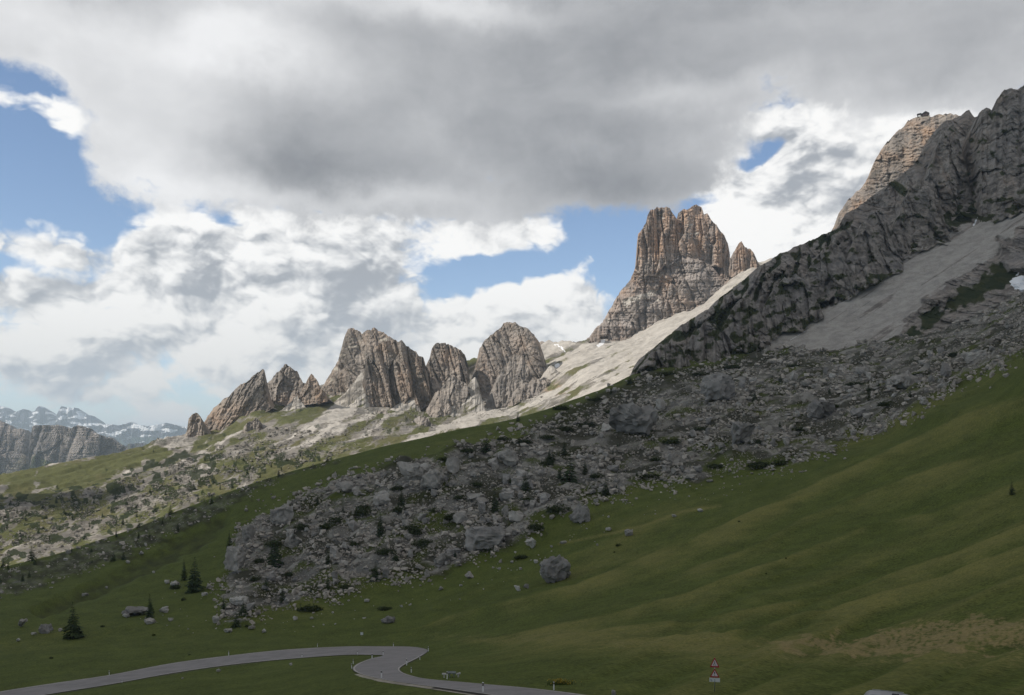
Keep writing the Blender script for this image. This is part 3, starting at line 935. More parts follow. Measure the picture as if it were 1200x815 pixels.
# --- the chain of pale peaks in the middle distance, left to right
relief('mountain', [(216, 511), (219, 505), (221, 490), (226, 485), (231, 484), (235, 490), (237, 500), (240, 508)], [(216, 514), (240, 512)], 1400, MAT_M, 'small stubby rock tooth at the left end of the pale peaks', ribs=4, rib=(8, 40), step=.6, jag=.8, masks=base_masks(.1, .1, .2), seed=1)
relief('mountain', [(221, 517), (229, 508), (240, 493), (250, 479), (260, 469), (270, 463), (280, 453), (290, 447), (300, 437), (306, 434), (309, 433), (310, 446), (314, 462), (318, 478), (324, 480)],
       [(221, 519), (250, 516), (280, 497), (300, 484), (324, 480)], 1450, MAT_M, 'slanting rock fin rising to a sheer right-hand edge', ribs=6, rib=(14, 50), step=.7, jag=.8, masks=base_masks(.12, .1, .55), seed=2, tilt=-.5)
relief('mountain', [(306, 475), (309, 446), (314, 449), (320, 441), (328, 435), (333, 428), (338, 429), (348, 435), (353, 446), (358, 450), (361, 462), (366, 478)],
       [(306, 480), (330, 476), (366, 480)], 1530, MAT_M, 'blocky twin summit behind the slanting rock fin', ribs=7, rib=(16, 50), step=.7, jag=1.0, masks=base_masks(.2, .15, .4), seed=3)
relief('mountain', [(345, 476), (352, 460), (358, 450), (362, 441), (365, 438), (370, 444), (376, 455), (381, 460), (384, 468)],
       [(345, 478), (366, 474), (384, 470)], 1490, MAT_M, 'small pointed rock with a dark hollow at its foot', ribs=4, rib=(12, 40), step=.6, jag=.8, masks=base_masks(.05, .05, .5), seed=4)
relief('mountain', [(282, 514), (286, 500), (292, 493), (300, 491), (306, 496), (311, 507), (312, 515)], [(282, 517), (312, 517)], 1290, MAT_M, 'isolated dark outcrop on the grass below the rock fin', ribs=4, rib=(9, 50), step=.6, jag=.8, masks=base_masks(.05, .0, .1), seed=5)
relief('mountain', [(372, 462), (380, 450), (388, 437), (395, 425), (400, 410), (404, 394), (408, 385), (411, 384), (418, 387), (424, 392), (430, 388), (438, 384), (446, 388), (456, 394), (464, 400), (480, 420), (500, 440), (510, 455)],
       [(372, 466), (400, 470), (430, 468), (510, 462)], 1640, MAT_M, 'broad twin-topped pale peak with slanting strata', ribs=9, rib=(24, 70), step=.8, jag=1.0, masks=base_masks(.05, .28, .25, ledge=.5), seed=6, tilt=.5, lean=.5)
relief('mountain', [(418, 480), (421, 460), (426, 440), (430, 418), (436, 410), (443, 404), (452, 401), (462, 398), (472, 401), (480, 408), (490, 415), (496, 420), (500, 432), (503, 450), (505, 476)],
       [(418, 484), (450, 486), (480, 480), (505, 476)], 1560, MAT_M, 'sheer ribbed buttress in front of the twin-topped peak', ribs=13, rib=(15, 110), step=.7, jag=1.3, masks=base_masks(.0, .06, .55), seed=7, lean=.22, tilt=.22)
relief('mountain', [(488, 476), (494, 450), (499, 430), (503, 421), (506, 408), (510, 403), (518, 402), (525, 403), (532, 407), (540, 411), (546, 418), (549, 432), (551, 450), (553, 474)],
       [(488, 482), (520, 482), (553, 472)], 1620, MAT_M, 'square rock block between the buttress and the domed peak', ribs=10, rib=(14, 90), step=.7, jag=1.1, masks=base_masks(.05, .12, .45), seed=8, tilt=.3)
relief('mountain', [(494, 500), (500, 478), (510, 462), (522, 448), (530, 440), (538, 446), (546, 450), (554, 470), (562, 490)], [(494, 502), (530, 500), (562, 492)], 1500, MAT_M, 'low grey spurs at the foot of the square block', ribs=9, rib=(15, 60), step=.8, jag=1.6, masks=base_masks(.12, .2, .1), seed=18, lean=.6)
relief('mountain', [(548, 462), (554, 440), (559, 422), (562, 408), (568, 400), (576, 393), (584, 387), (590, 380), (597, 378), (606, 378), (612, 383), (619, 386), (626, 393), (633, 402), (637, 416), (641, 430), (644, 438)],
       [(548, 474), (580, 478), (610, 462), (644, 440)], 1660, MAT_M, 'tall domed peak at the right end of the pale chain', ribs=12, rib=(22, 80), step=.7, jag=1.0, masks=base_masks(.03, .14, .35), seed=9, lean=.4, tilt=.35)
relief('mountain', [(566, 480), (574, 462), (582, 444), (594, 426), (604, 414), (612, 418), (620, 432), (624, 446), (626, 456)], [(566, 486), (590, 478), (626, 456)], 1560, MAT_M, 'dark grey spur leaning on the foot of the domed peak', ribs=8, rib=(16, 70), step=.8, jag=1.2, masks=base_masks(.06, .1, .05), seed=10, lean=.5)


def fan_masks(I):
    z = np.zeros(I['U'].shape)
    st = fbm((I['U'] * .55 + I['V']) / 6., I['U'] / 25, 3., 5)
    return np.stack([np.clip(.30 - 1.4 * st, 0, .8) * sstep(.9, .1, I['t'] + 0 * z), np.clip(.52 + 1.5 * st, 0, 1), z + .4, z + 1], -1), np.stack([z, z, z, z + 1], -1), .5


for top_, bot_, y_, lab_ in [([(352, 490), (372, 481), (390, 472), (404, 461), (416, 448), (424, 433), (427, 440), (430, 458), (434, 476), (442, 489)], [(352, 492), (400, 489), (442, 491)], 1530, 'pale scree fan spilling down left of the ribbed buttress'),
                             ([(440, 492), (456, 480), (470, 472), (480, 466), (486, 462), (490, 472), (496, 490)], [(440, 494), (470, 490), (496, 492)], 1535, 'small pale scree fan at the foot of the ribbed buttress'),
                             ([(500, 498), (516, 486), (532, 470), (544, 456), (552, 446), (557, 442), (561, 452), (566, 472), (572, 488)], [(500, 500), (535, 494), (572, 490)], 1500, 'pale gully of scree between the square block and the domed peak'),
                             ([(322, 486), (334, 478), (342, 470), (348, 464), (354, 472), (362, 482), (370, 486)], [(322, 488), (346, 486), (370, 488)], 1470, 'grassy scree apron below the blocky twin summit'),
                             ([(600, 474), (618, 462), (630, 448), (640, 434), (646, 428), (654, 436), (664, 446), (676, 452)], [(600, 478), (640, 466), (676, 456)], 1590, 'pale scree flank running down from the right end of the chain')]:
    relief('mountain', top_, bot_, y_, MAT_F, lab_, ribs=6, rib=(20, 40), step=.7, jag=.6, masks=fan_masks, seed=len(lab_) * 1.3, lean=1.0, belly=.12, fine=1.0)
relief('mountain', [(424, 500), (434, 488), (444, 480), (452, 482), (460, 490), (470, 500)], [(424, 504), (445, 506), (470, 502)], 1380, MAT_M, 'low rounded outcrop on the scree below the ribbed buttress', ribs=7, rib=(12, 40), step=.7, jag=1.5, masks=base_masks(.25, .3, .1), seed=19, lean=.8)
relief('mountain', [(590, 474), (602, 458), (614, 450), (626, 444), (640, 446), (652, 452), (660, 460)], [(590, 478), (630, 470), (660, 462)], 1540, MAT_M, 'low ragged spur below the right end of the pale chain', ribs=8, rib=(14, 40), step=.7, jag=1.6, masks=base_masks(.15, .4, .1), seed=20, lean=.9)
relief('mountain', [(472, 508), (482, 494), (492, 488), (502, 492), (512, 500), (520, 506)], [(472, 511), (496, 512), (520, 508)], 1250, MAT_M, 'small ragged outcrop low on the scree slope', ribs=6, rib=(10, 30), step=.7, jag=1.4, masks=base_masks(.3, .3, .05), seed=26, lean=.9)
relief('mountain', [(620, 408), (634, 400), (650, 405), (672, 406), (690, 404), (712, 402)], [(620, 420), (712, 412)], 2150, MAT_M, 'pale saddle with snow between the domed peak and the great tower', ribs=4, step=1, jag=.5, masks=base_masks(.1, .5, .1), seed=11)
relief('mountain', [(648, 405), (654, 401), (662, 400), (672, 401), (680, 402), (688, 406)], [(648, 410), (688, 410)], 3200, MAT_D, 'dark flat-topped summit seen across the saddle', ribs=4, step=1, jag=.5, masks=base_masks(.5, 0, 0), seed=12)


# --- the great orange tower
def tower_masks(I):
    u, v = I['U'], I['V']
    z = np.zeros(u.shape)
    led = noise(I['X'] / 80, I['Z'] / 12., 3.) * .6 + .5 * fbm(I['X'] / 25, I['Z'] / 14, 8., 3)
    o = sstep(395, 280, v) * .75 + .35 * fbm(I['X'] / 60, I['Z'] / 60, 5., 3) + .2
    grey = sstep(-15, 15, sdf(u, v, [(735, 360), (760, 345), (775, 350), (775, 372), (740, 380)])) + .8 * sstep(-12, 12, sdf(u, v, [(785, 292), (830, 305), (850, 330), (860, 350), (800, 345), (790, 320)]))
    o = np.clip(o - grey, 0, 1)
    s = np.clip(.6 * sstep(.2, .5, led) + .8 * np.exp(-((v - (350 - .28 * (u - 745))) / 5) ** 2) * sstep(720, 735, u) * sstep(785, 765, u), 0, .8)
    s = s * .9
    return np.stack([z, s, z + .4, z + 1], -1), np.stack([z, o, z, z + 1], -1), 1.0


relief('mountain', [(676, 404), (690, 396), (699, 384), (706, 378), (715, 362), (722, 350), (728, 340), (736, 333), (742, 320), (748, 305), (752, 297), (770, 296), (785, 292), (795, 291), (806, 294), (818, 304), (832, 310), (850, 330), (866, 326), (880, 322)],
       [(676, 410), (720, 412), (760, 392), (800, 374), (840, 350), (880, 322)], 1900, MAT_A, 'broad stepped base of the great orange rock tower', ribs=15, rib=(26, 60), step=.6, jag=1.0, masks=tower_masks, seed=21, stra=.34, lean=.38, belly=.10, fine=2.2)
relief('mountain', [(742, 330), (745, 312), (747, 290), (748, 274), (754, 267), (757, 262), (759, 252), (762, 247), (770, 243), (778, 243), (784, 243), (788, 249), (793, 257), (797, 270), (798, 292), (799, 298)],
       [(742, 332), (765, 322), (799, 302)], 1935, MAT_A, 'left-hand summit column of the great orange tower', ribs=13, rib=(14, 75), step=.5, jag=.9, masks=tower_masks, seed=22, stra=.24, lean=.12, belly=.22, fine=2.0)
relief('mountain', [(792, 262), (795, 249), (801, 246), (806, 246), (810, 242), (816, 240), (822, 244), (825, 251), (829, 250), (834, 258), (842, 268), (849, 276), (853, 285), (855, 296), (857, 312)],
       [(792, 300), (820, 308), (857, 318)], 1950, MAT_A, 'right-hand summit block of the great orange tower', ribs=12, rib=(20, 75), step=.5, jag=.8, masks=tower_masks, seed=23, stra=.24, lean=.15, belly=.16, fine=2.0)
relief('mountain', [(854, 312), (858, 299), (862, 292), (866, 285), (869, 284), (873, 290), (880, 293), (884, 298), (890, 309), (898, 318)],
       [(854, 322), (875, 325), (898, 322)], 1930, MAT_A, 'small forked spire right of the great tower', ribs=8, rib=(10, 110), step=.5, jag=.8, masks=tower_masks, seed=24, lean=.2, belly=.2)
relief('mountain', [(842, 322), (848, 304), (853, 299), (857, 303), (861, 297), (866, 304), (870, 312), (876, 322)],
       [(842, 330), (876, 327)], 1945, MAT_A, 'broken ridge joining the great tower to the forked spire', ribs=7, rib=(9, 60), step=.5, jag=1.2, masks=tower_masks, seed=27, lean=.3, belly=.1)
relief('mountain', [(690, 402), (695, 390), (699, 383), (702, 386), (704, 400)], [(690, 404), (704, 404)], 1870, MAT_A, 'thin rock needle at the left foot of the great tower', ribs=3, rib=(6, 60), step=.4, jag=.4, masks=tower_masks, seed=25)

# --- distant ranges on the left


def cliff_masks(I):
    u, v = I['U'], I['V']
    z = np.zeros(u.shape)
    low = sstep(.30, .12, I['t'] + .5 * fbm(I['X'] / 300, I['Z'] / 200, 3., 3) - .0 * u + sstep(40, 110, u) * .25)
    fan = np.exp(-(seg_dist(u, v, [(3, 558), (16, 550), (28, 535)]) / 2.5) ** 2) + np.exp(-(seg_dist(u, v, [(50, 548), (58, 555)]) / 3) ** 2) + np.exp(-(seg_dist(u, v, [(10, 556), (40, 535)]) / 2.0) ** 2)
    return np.stack([low, np.clip(fan * 1.3, 0, 1), z + .3, z + 1], -1), np.stack([z, z, z, z + 1], -1), 1.0


relief('mountain', [(-420, 545), (-330, 500), (-250, 478), (-190, 486), (-120, 474), (-60, 480), (-20, 488), (0, 493), (8, 497), (16, 502), (30, 504), (34, 509), (36, 516), (37, 540), (38, 565)], [(-420, 580), (38, 575)], 4700, MAT_L, 'shaded cliff of the distant plateau at the left edge', ribs=45, rib=(170, 330), step=.6, jag=.9, lean=.15, belly=.05, fine=6, masks=cliff_masks, seed=31, back=(300, 300))
relief('mountain', [(33, 560), (34, 520), (38, 500), (44, 499), (50, 498), (58, 499), (66, 498), (72, 499), (80, 502), (88, 505), (90, 530), (92, 560)], [(33, 572), (92, 570)], 4640, MAT_L, 'flat-topped middle cliff of the distant plateau', ribs=45, rib=(140, 330), step=.5, jag=.7, lean=.15, belly=.08, fine=6, masks=cliff_masks, seed=32, back=(300, 300))
relief('mountain', [(64, 562), (70, 530), (75, 511), (80, 505), (86, 500), (92, 499), (98, 500), (106, 504), (114, 509), (122, 511), (130, 514), (138, 519), (144, 523), (150, 528), (156, 535), (162, 545)], [(64, 572), (162, 552)], 4550, MAT_L, 'rounded right-hand cliff of the distant plateau', ribs=45, rib=(150, 300), step=.5, jag=.7, lean=.15, belly=.08, fine=6, masks=cliff_masks, seed=33, back=(300, 300))
relief('mountain', [(140, 535), (146, 524), (152, 520), (160, 519), (175, 521), (190, 522), (200, 524)], [(140, 545), (200, 535)], 6500, MAT_D, 'dark wooded shoulder behind the distant plateau', ribs=30, rib=(80, 200), step=1, jag=.5, masks=base_masks(.9, 0, 0), seed=34, back=(300, 300))


def snow_masks(I):
    u, v = I['U'], I['V']
    z = np.zeros(u.shape)
    n = fbm(I['X'] / 260, I['Z'] / 90, 4., 6) * 1.2
    band = sstep(508, 500, v) * sstep(140, 160, u) + .55 * sstep(140, 60, u) * sstep(490, 500, v) + .35 * sstep(30, 45, u) * sstep(25, 20, u)
    sn = sstep(.06, .20, n + .34 * band - .10)
    return np.stack([sstep(505, 520, v), z, z, z + 1], -1), np.stack([sn, z, z, z + 1], -1), 1.0


relief('mountain', [(-420, 500), (-350, 478), (-280, 488), (-200, 466), (-120, 480), (-60, 470), (-20, 478), (0, 476), (5, 478), (12, 486), (20, 483), (28, 480), (36, 483), (41, 481), (43, 478), (45, 475.5), (48, 479), (51, 485), (55, 481), (60, 491), (66, 487), (69, 480), (72, 476), (75, 482), (78, 480), (80, 476), (83, 481), (87, 477.5), (92, 483), (97, 490), (101, 487), (106, 487), (111, 493), (116, 496), (128, 500), (150, 505), (190, 510)],
       [(-420, 530), (190, 530)], 17000, MAT_D, 'hazy blue jagged range on the left horizon', ribs=150, rib=(220, 700), step=.7, jag=.7, lean=.5, belly=0, fine=20, masks=snow_masks, seed=41, back=(1500, 900), nv=70)
relief('mountain', [(80, 506), (100, 500), (118, 497), (130, 498), (140, 499), (148, 497), (152, 495), (158, 497), (165, 499), (172, 500), (180, 499), (188, 497), (195, 496), (202, 497), (208, 499), (214, 500), (222, 501), (240, 505)],
       [(80, 535), (240, 535)], 15000, MAT_D, 'low snow-streaked range left of the pale peaks', ribs=140, rib=(260, 400), step=.7, jag=.6, lean=.8, belly=0, fine=20, masks=snow_masks, seed=42, back=(1500, 900), nv=60)


# --- the near right-hand mountain
R_PTS = [(700, 480, 640), (745, 445, 745), (742, 430, 770), (800, 425, 790), (800, 385, 860), (850, 415, 790), (850, 345, 915), (890, 412, 790), (890, 312, 960), (930, 380, 860), (930, 300, 990), (985, 415, 760), (985, 340, 890), (985, 268, 1020), (1050, 400, 730), (1050, 320, 890), (1050, 240, 1060), (1070, 200, 1090),
         (1100, 385, 710), (1100, 280, 930), (1100, 180, 1100), (1110, 140, 1140), (1150, 370, 690), (1150, 260, 920), (1150, 180, 1040), (1150, 130, 1110), (1200, 345, 690), (1200, 260, 860), (1200, 180, 1000), (1200, 105, 1080), (1300, 300, 680), (1300, 200, 850), (1300, 60, 1050), (1200, 380, 590), (1000, 440, 690), (850, 445, 690)]
rY = TPS(R_PTS, lam=3e-3)
SCREE = [(890, 420), (925, 395), (985, 350), (1060, 305), (1105, 275), (1140, 262), (1175, 254), (1200, 245), (1260, 220), (1260, 250), (1200, 262), (1172, 282), (1165, 303), (1120, 325), (1090, 348), (1065, 372), (1045, 405), (1030, 420), (960, 425)]
SCREE2 = [(880, 424), (900, 405), (925, 382), (938, 366), (952, 364), (948, 380), (920, 402), (900, 418)]
GREEN = [(1060, 398), (1080, 372), (1110, 348), (1140, 330), (1170, 305), (1185, 300), (1200, 322), (1180, 335), (1140, 355), (1100, 380), (1070, 400)]
GREEN2 = [(930, 372), (990, 335), (1060, 290), (1110, 245), (1150, 180), (1172, 190), (1150, 225), (1165, 250), (1110, 268), (1060, 302), (990, 345)]
WALL = [(745, 446), (742, 430), (800, 380), (850, 342), (890, 310), (940, 290), (985, 265), (1000, 245), (985, 300), (930, 360), (890, 408), (860, 418), (800, 430)]
ROCK_R = [(1172, 285), (1185, 262), (1200, 252), (1300, 220), (1300, 320), (1200, 318), (1182, 318), (1174, 305)]


def r_masks(I):
    u, v = I['U'], I['V']
    z = np.zeros(u.shape)
    w = 8 * fbm(u / 18, v / 18, 2., 4)
    sc = np.maximum(sstep(-6, 5, sdf(u, v, SCREE) + w), sstep(-5, 4, sdf(u, v, SCREE2) + .6 * w))
    sc = np.maximum(sc, .75 * np.exp(-(seg_dist(u, v, [(1045, 308), (1075, 290), (1102, 275)]) / 3.5) ** 2))
    g = .85 * sstep(-10, 12, sdf(u, v, GREEN) + 2.2 * w)
    g2 = sstep(-10, 8, sdf(u, v, GREEN2) + 1.6 * w)
    wall = sstep(-14, 14, sdf(u, v, WALL))
    rr = sstep(-4, 4, sdf(u, v, ROCK_R) + .5 * w)
    # knobs of rock standing out of the dark growth on the left part of the wall
    kn = billow((u * .86 + v * .5) / 17, (v * .86 - u * .5) / 30, 6., 3)
    foot = sstep(-2, 14, v - np.interp(u, [700, 745, 800, 860, 890, 985, 1050, 1100, 1200], [450, 440, 422, 412, 408, 412, 400, 388, 345]))
    veg = .25 + wall * (.55 + 2.1 * (.55 - kn)) + .30 * fbm(u / 35, v / 35, 4., 4) + .9 * g2 * (.9 + 1.4 * fbm(u / 15, v / 12, 9., 4)) - .22 * sstep(1000, 1100, u) + .75 * np.clip(fbm((u * .8 + v * .6) / 70, (v * .8 - u * .6) / 16, 14., 4), -.2, 1) * sstep(960, 1040, u)
    veg = np.clip(np.maximum(veg, g), 0, 1) * (1 - sc) * (1 - rr)
    streak = fbm((u * .66 + v) / 5., u / 90, 1., 5)
    sc2 = np.clip(sc * (1.0 - 1.1 * np.clip(streak - .04, 0, 1)), 0, 1)
    veg = np.clip(veg + sc * 0.0 * sstep(.28, .60, fbm((u * .62 + v) / 7., u / 60, 21., 5)) * sstep(270, 330, v), 0, 1)
    snow = np.exp(-(seg_dist(u, v, [(1140, 266), (1146, 254)]) / 1.6) ** 2) * (.7 + .8 * noise(u / 3., v / 3.)) + sstep(-3, 3, sdf(u, v, [(1184, 331), (1190, 324), (1215, 318), (1215, 342), (1197, 343), (1187, 337)]) + 5 * fbm(u / 7, v / 4, 3., 3)) + 1.1 * np.exp(-(seg_dist(u, v, [(980, 424), (996, 420), (1014, 414)]) / 1.6) ** 2) * (.5 + .9 * noise(u / 3., v / 2.))
    snow = snow + .55 * np.exp(-(seg_dist(u, v, [(926, 399), (944, 388)]) / .8) ** 2)
    dark = veg * .55 + .6 * g * sstep(-.1, .3, fbm(u / 20, v / 10, 3., 4))
    orange = .22 * sstep(-.05, .4, fbm(u / 40, v / 40, 15., 3)) * sstep(300, 220, v) + sstep(-3, 3, sdf(u, v, [(952, 355), (956, 368), (962, 366), (958, 354)]))
    smooth = np.clip(np.maximum(sc, np.maximum(g * .9, foot)), 0, 1)
    amt = 1 - .96 * smooth
    I['kn'] = kn
    amt = amt * (1 + wall * .5)
    grass = np.clip(veg * (1 - .2 * foot), 0, 1)
    return np.stack([grass, sc2, z + .25, z + 1], -1), np.stack([np.clip(snow, 0, 1), np.clip(orange, 0, 1), np.clip(dark, 0, 1), z + 1], -1), amt


R_TOP = [(700, 470), (725, 452), (738, 442), (744, 428), (752, 418), (766, 408), (785, 392), (800, 380), (815, 371), (830, 362), (845, 348), (860, 337), (875, 325), (890, 312), (902, 306), (914, 297), (922, 295), (930, 290), (944, 285), (958, 278), (972, 272), (980, 268), (986, 262), (992, 250), (1000, 246), (1008, 241),
         (1022, 230), (1036, 220), (1050, 210), (1064, 199), (1074, 190), (1081, 180), (1086, 168), (1094, 156), (1106, 143), (1118, 139), (1126, 136), (1132, 130), (1136, 129), (1139, 134), (1142, 138), (1147, 136), (1151, 129), (1156, 126), (1160, 128), (1164, 132), (1168, 124), (1172, 114), (1177, 106), (1184, 104), (1192, 105), (1200, 100), (1230, 84), (1320, 60), (1400, 80), (1480, 120), (1640, 230)]
R_BOT = [(700, 500), (745, 470), (800, 450), (860, 440), (900, 436), (980, 437), (1050, 428), (1100, 416), (1150, 398), (1200, 372), (1320, 320), (1640, 310)]


def relief_r():
    tp = np.array(R_TOP, float)
    step = 1.0
    u = np.concatenate([np.arange(700, 1320, step), np.arange(1320, 1640, 3.)])
    vt = np.interp(u, tp[:, 0], tp[:, 1]) + 1.3 * fbm(u / 8, 51., 0, 4) + .7 * noise(u / 2.1, 3., 0)
    vbm = lines(R_BOT)(u)
    nv = 400
    tt = np.linspace(0, 1, nv)[:, None]
    V = vbm[None] + (vt - vbm)[None] * tt
    U = np.broadcast_to(u[None], V.shape)
    Y = rY(np.minimum(U, 1320), V)
    gt = G_TOP(u)
    seam = gY(u, gt) + 5 - rY(np.minimum(u, 1320), gt)
    Y = np.where(V > gt[None], gY(U, np.maximum(V, gt[None])) + 5 + 1.6 * (V - gt[None]), Y + seam[None] * np.exp(-np.maximum(gt[None] - V, 0) / 45.))
    X, Z = (U - CX) / F * Y, (HZ - V) / F * Y
    I = dict(U=U, V=V, X=X, Z=Z, t=tt)
    M1, M2, amt = r_masks(I)
    xx = X - .18 * Z
    rb = ridged(xx / 20, Z / 62, 5., 5, .55)
    big = fbm(xx / 75, Z / 120, 6., 3)
    f0, c0 = facet(xx / 46, Z / 150, 3.)
    f1, c1 = facet(xx / 20, Z / 66, 4.)
    f2, c2 = facet(xx / 8, Z / 20, 5.)
    kn = I['kn']
    wall = sstep(-14, 14, sdf(U, V, WALL))
    d = -15 * (ridged(xx / 42, Z / 150, 25., 3) - .9) - 6 * (rb - .9) - 26 * big + 12 * f0 + 7 * f1 + 2.6 * f2 + 4 * c0 + 2 * c1 + .8 * c2 - 2.0 * fbm(X / 6, Z / 6, 9., 4) - wall * 11 * (kn - .5)
    d = d - 4.5 * (ridged(xx / 10, Z / 30, 15., 4) - .9) - 3.0 * fbm(X / 11, Z / 14, 31., 4) - 2.5 * (billow(X / 14, Z / 20, 12., 3) - .4)
    rr = sstep(-4, 4, sdf(U, V, ROCK_R))
    Y = Y + d * amt * sstep(6, -6, V - G_TOP(U)) - rr * 18
    Y = Y + (1 - amt) * -1.2 * fbm(X / 7, Z / 5, 4., 4)
    Y = Y + 30 * tt ** 10
    Pn = P(U, V, Y)
    rows, e1, e2 = [Pn], [M1], [M2]
    for k in (0.12, .4, 1.0, 2.2):
        r = Pn[-1].copy()
        r[:, 1] += 60 * k
        r[:, 2] -= 90 * k * k * .8
        rows.append(r[None]); e1.append(M1[-1:]); e2.append(M2[-1:])
    A = np.concatenate(rows)
    me = raw_mesh('mountain', A.reshape(-1, 3), grid_faces(*A.shape[:2]), 4, MAT_R, smooth=False)
    put_attr(me, 'mask', np.concatenate(e1))
    put_attr(me, 'mask2', np.concatenate(e2))
    tag(link('mountain', me), 'dark shaded mountain wall on the right with pale scree fans', kind='structure')


relief_r()


def buttress_masks(I):
    u, v = I['U'], I['V']
    z = np.zeros(u.shape)
    n = fbm(u / 13, v / 10, 6., 4)
    veg = np.clip((.10 + .30 * sstep(1060, 860, u)) + .9 * n + .35 * sstep(.25, .0, I['t'] + 0 * z), 0, 1)
    o = .25 * sstep(0, .4, fbm(u / 25, v / 30, 15., 3)) * sstep(300, 200, v)
    return np.stack([veg, z, z + .25, z + 1], -1), np.stack([z, o, veg * .5, z + 1], -1), 1.0


yR = lambda u, v: rY(u, v) - 5
for k, (top_, bot_, lean_, lab_) in enumerate([
        ([(1126, 222), (1130, 200), (1134, 172), (1138, 152), (1142, 142), (1147, 138), (1152, 131), (1157, 128), (1163, 134), (1168, 125), (1172, 113), (1177, 106), (1186, 104), (1192, 106), (1200, 101), (1230, 84), (1320, 62)], [(1126, 228), (1150, 262), (1200, 250), (1320, 215)], .95, 'steep summit block at the top right of the dark mountain wall'),
        ([(1078, 262), (1084, 225), (1090, 196), (1098, 172), (1106, 156), (1114, 150), (1122, 158), (1128, 178), (1134, 205), (1140, 236)], [(1078, 272), (1110, 262), (1140, 245)], .95, 'dark narrow buttress below the notch in the summit ridge'),
        ([(1036, 305), (1046, 272), (1056, 244), (1066, 222), (1078, 208), (1090, 214), (1100, 234), (1108, 262), (1114, 280)], [(1036, 312), (1080, 295), (1114, 284)], .9, 'broad grey buttress in the middle of the dark mountain wall'),
        ([(978, 350), (988, 318), (998, 290), (1008, 266), (1020, 250), (1034, 250), (1046, 268), (1054, 294), (1060, 314)], [(978, 356), (1020, 338), (1060, 318)], .9, 'grey buttress right of the grassy rib on the dark wall'),
        ([(936, 352), (944, 326), (954, 304), (966, 290), (978, 284), (988, 296), (996, 318), (1000, 338)], [(936, 358), (970, 352), (1000, 344)], .85, 'knobbly buttress under the crest of the dark wall'),
        ([(884, 398), (894, 366), (906, 342), (920, 326), (936, 322), (950, 336), (960, 358), (966, 372)], [(884, 404), (930, 388), (966, 376)], .85, 'dark knobbly buttress with green ledges above the small scree chute'),
        ([(838, 418), (846, 390), (856, 366), (868, 350), (880, 348), (890, 362), (898, 386), (904, 402)], [(838, 424), (870, 416), (904, 408)], .85, 'tall dark rib on the lower part of the dark wall'),
        ([(796, 432), (804, 408), (814, 388), (826, 376), (840, 380), (850, 400), (858, 422)], [(796, 437), (830, 430), (858, 426)], .85, 'rounded dark rib near the left end of the dark wall'),
        ([(748, 446), (754, 428), (762, 416), (774, 406), (786, 400), (798, 408), (808, 424), (814, 436)], [(748, 449), (780, 444), (814, 438)], .85, 'lowest rounded rib at the left foot of the dark wall')]):
    relief('mountain', top_, bot_, yR, MAT_R, lab_, ribs=8, rib=(15, 46), step=.8, jag=1.5, masks=buttress_masks, seed=80 + k * 3.1, lean=lean_, belly=.16, fine=1.6, back=(50, 90))
relief('mountain', [(972, 275), (980, 262), (984, 250), (988, 244), (994, 234), (1000, 228), (1008, 222), (1015, 214), (1018, 206), (1024, 192), (1030, 180), (1036, 171), (1044, 162), (1052, 154), (1060, 147), (1066, 141), (1073, 138), (1082, 138), (1092, 137), (1100, 134), (1112, 134), (1120, 134), (1130, 138)],
       [(972, 285), (1010, 260), (1060, 225), (1090, 195), (1130, 165)], 1620, MAT_M, 'pale sunlit shoulder crag behind the dark mountain wall', ribs=10, rib=(40, 46), step=.6, jag=.8, masks=base_masks(.10, .2, .75, ledge=.25), seed=61, lean=.55, belly=.04, fine=2.5, f2k=.3)
# ---------------------------------------------------------------- where things stand
GP_V = HZ - gp[..., 2] / gp[..., 1] * F
GP_RUN = np.minimum.accumulate(GP_V, axis=0)
FP_V = HZ - p_far[..., 2] / p_far[..., 1] * F
FP_RUN = np.minimum.accumulate(FP_V, axis=0)


def stand(u, v, far=False):
    """ground point that shows at photo pixel (u, v); base of whatever stands there"""
    cols, run, pts = (fu, FP_RUN, p_far) if far else (GU, GP_RUN, gp)
    c = min(max(int(np.searchsorted(cols, u)), 1), len(cols) - 1)
    w = (u - cols[c - 1]) / (cols[c] - cols[c - 1])
    out = 0
    for cc, ww in ((c - 1, 1 - w), (c, w)):
        i = int(np.argmax(run[:, cc] <= v)) if (run[:, cc] <= v).any() else run.shape[0] - 1
        i = max(i, 1)
        a, b = run[i - 1, cc], run[i, cc]
        s = 0 if a == b else min(max((a - v) / (a - b), 0), 1)
        out = out + ww * (pts[i - 1, cc] * (1 - s) + pts[i, cc] * s)
    return out


ORD = ['nearest', 'second', 'third', 'fourth', 'fifth', 'sixth', 'seventh', 'eighth', 'ninth', 'tenth', 'eleventh', 'twelfth', 'thirteenth', 'fourteenth', 'fifteenth', 'sixteenth', 'seventeenth', 'eighteenth', 'nineteenth', 'twentieth']
FIRST = ['first'] + ORD[1:]
for _t, _n in (('twenty', None), ('thirty', 'thirtieth'), ('forty', 'fortieth'), ('fifty', 'fiftieth'), ('sixty', 'sixtieth'), ('seventy', 'seventieth'), ('eighty', 'eightieth'), ('ninety', 'ninetieth')):
    FIRST += ([_n] if _n else []) + [_t + '-' + o for o in ['first'] + ORD[1:9]]
LANDMARKS = []          # (u, v, phrase)


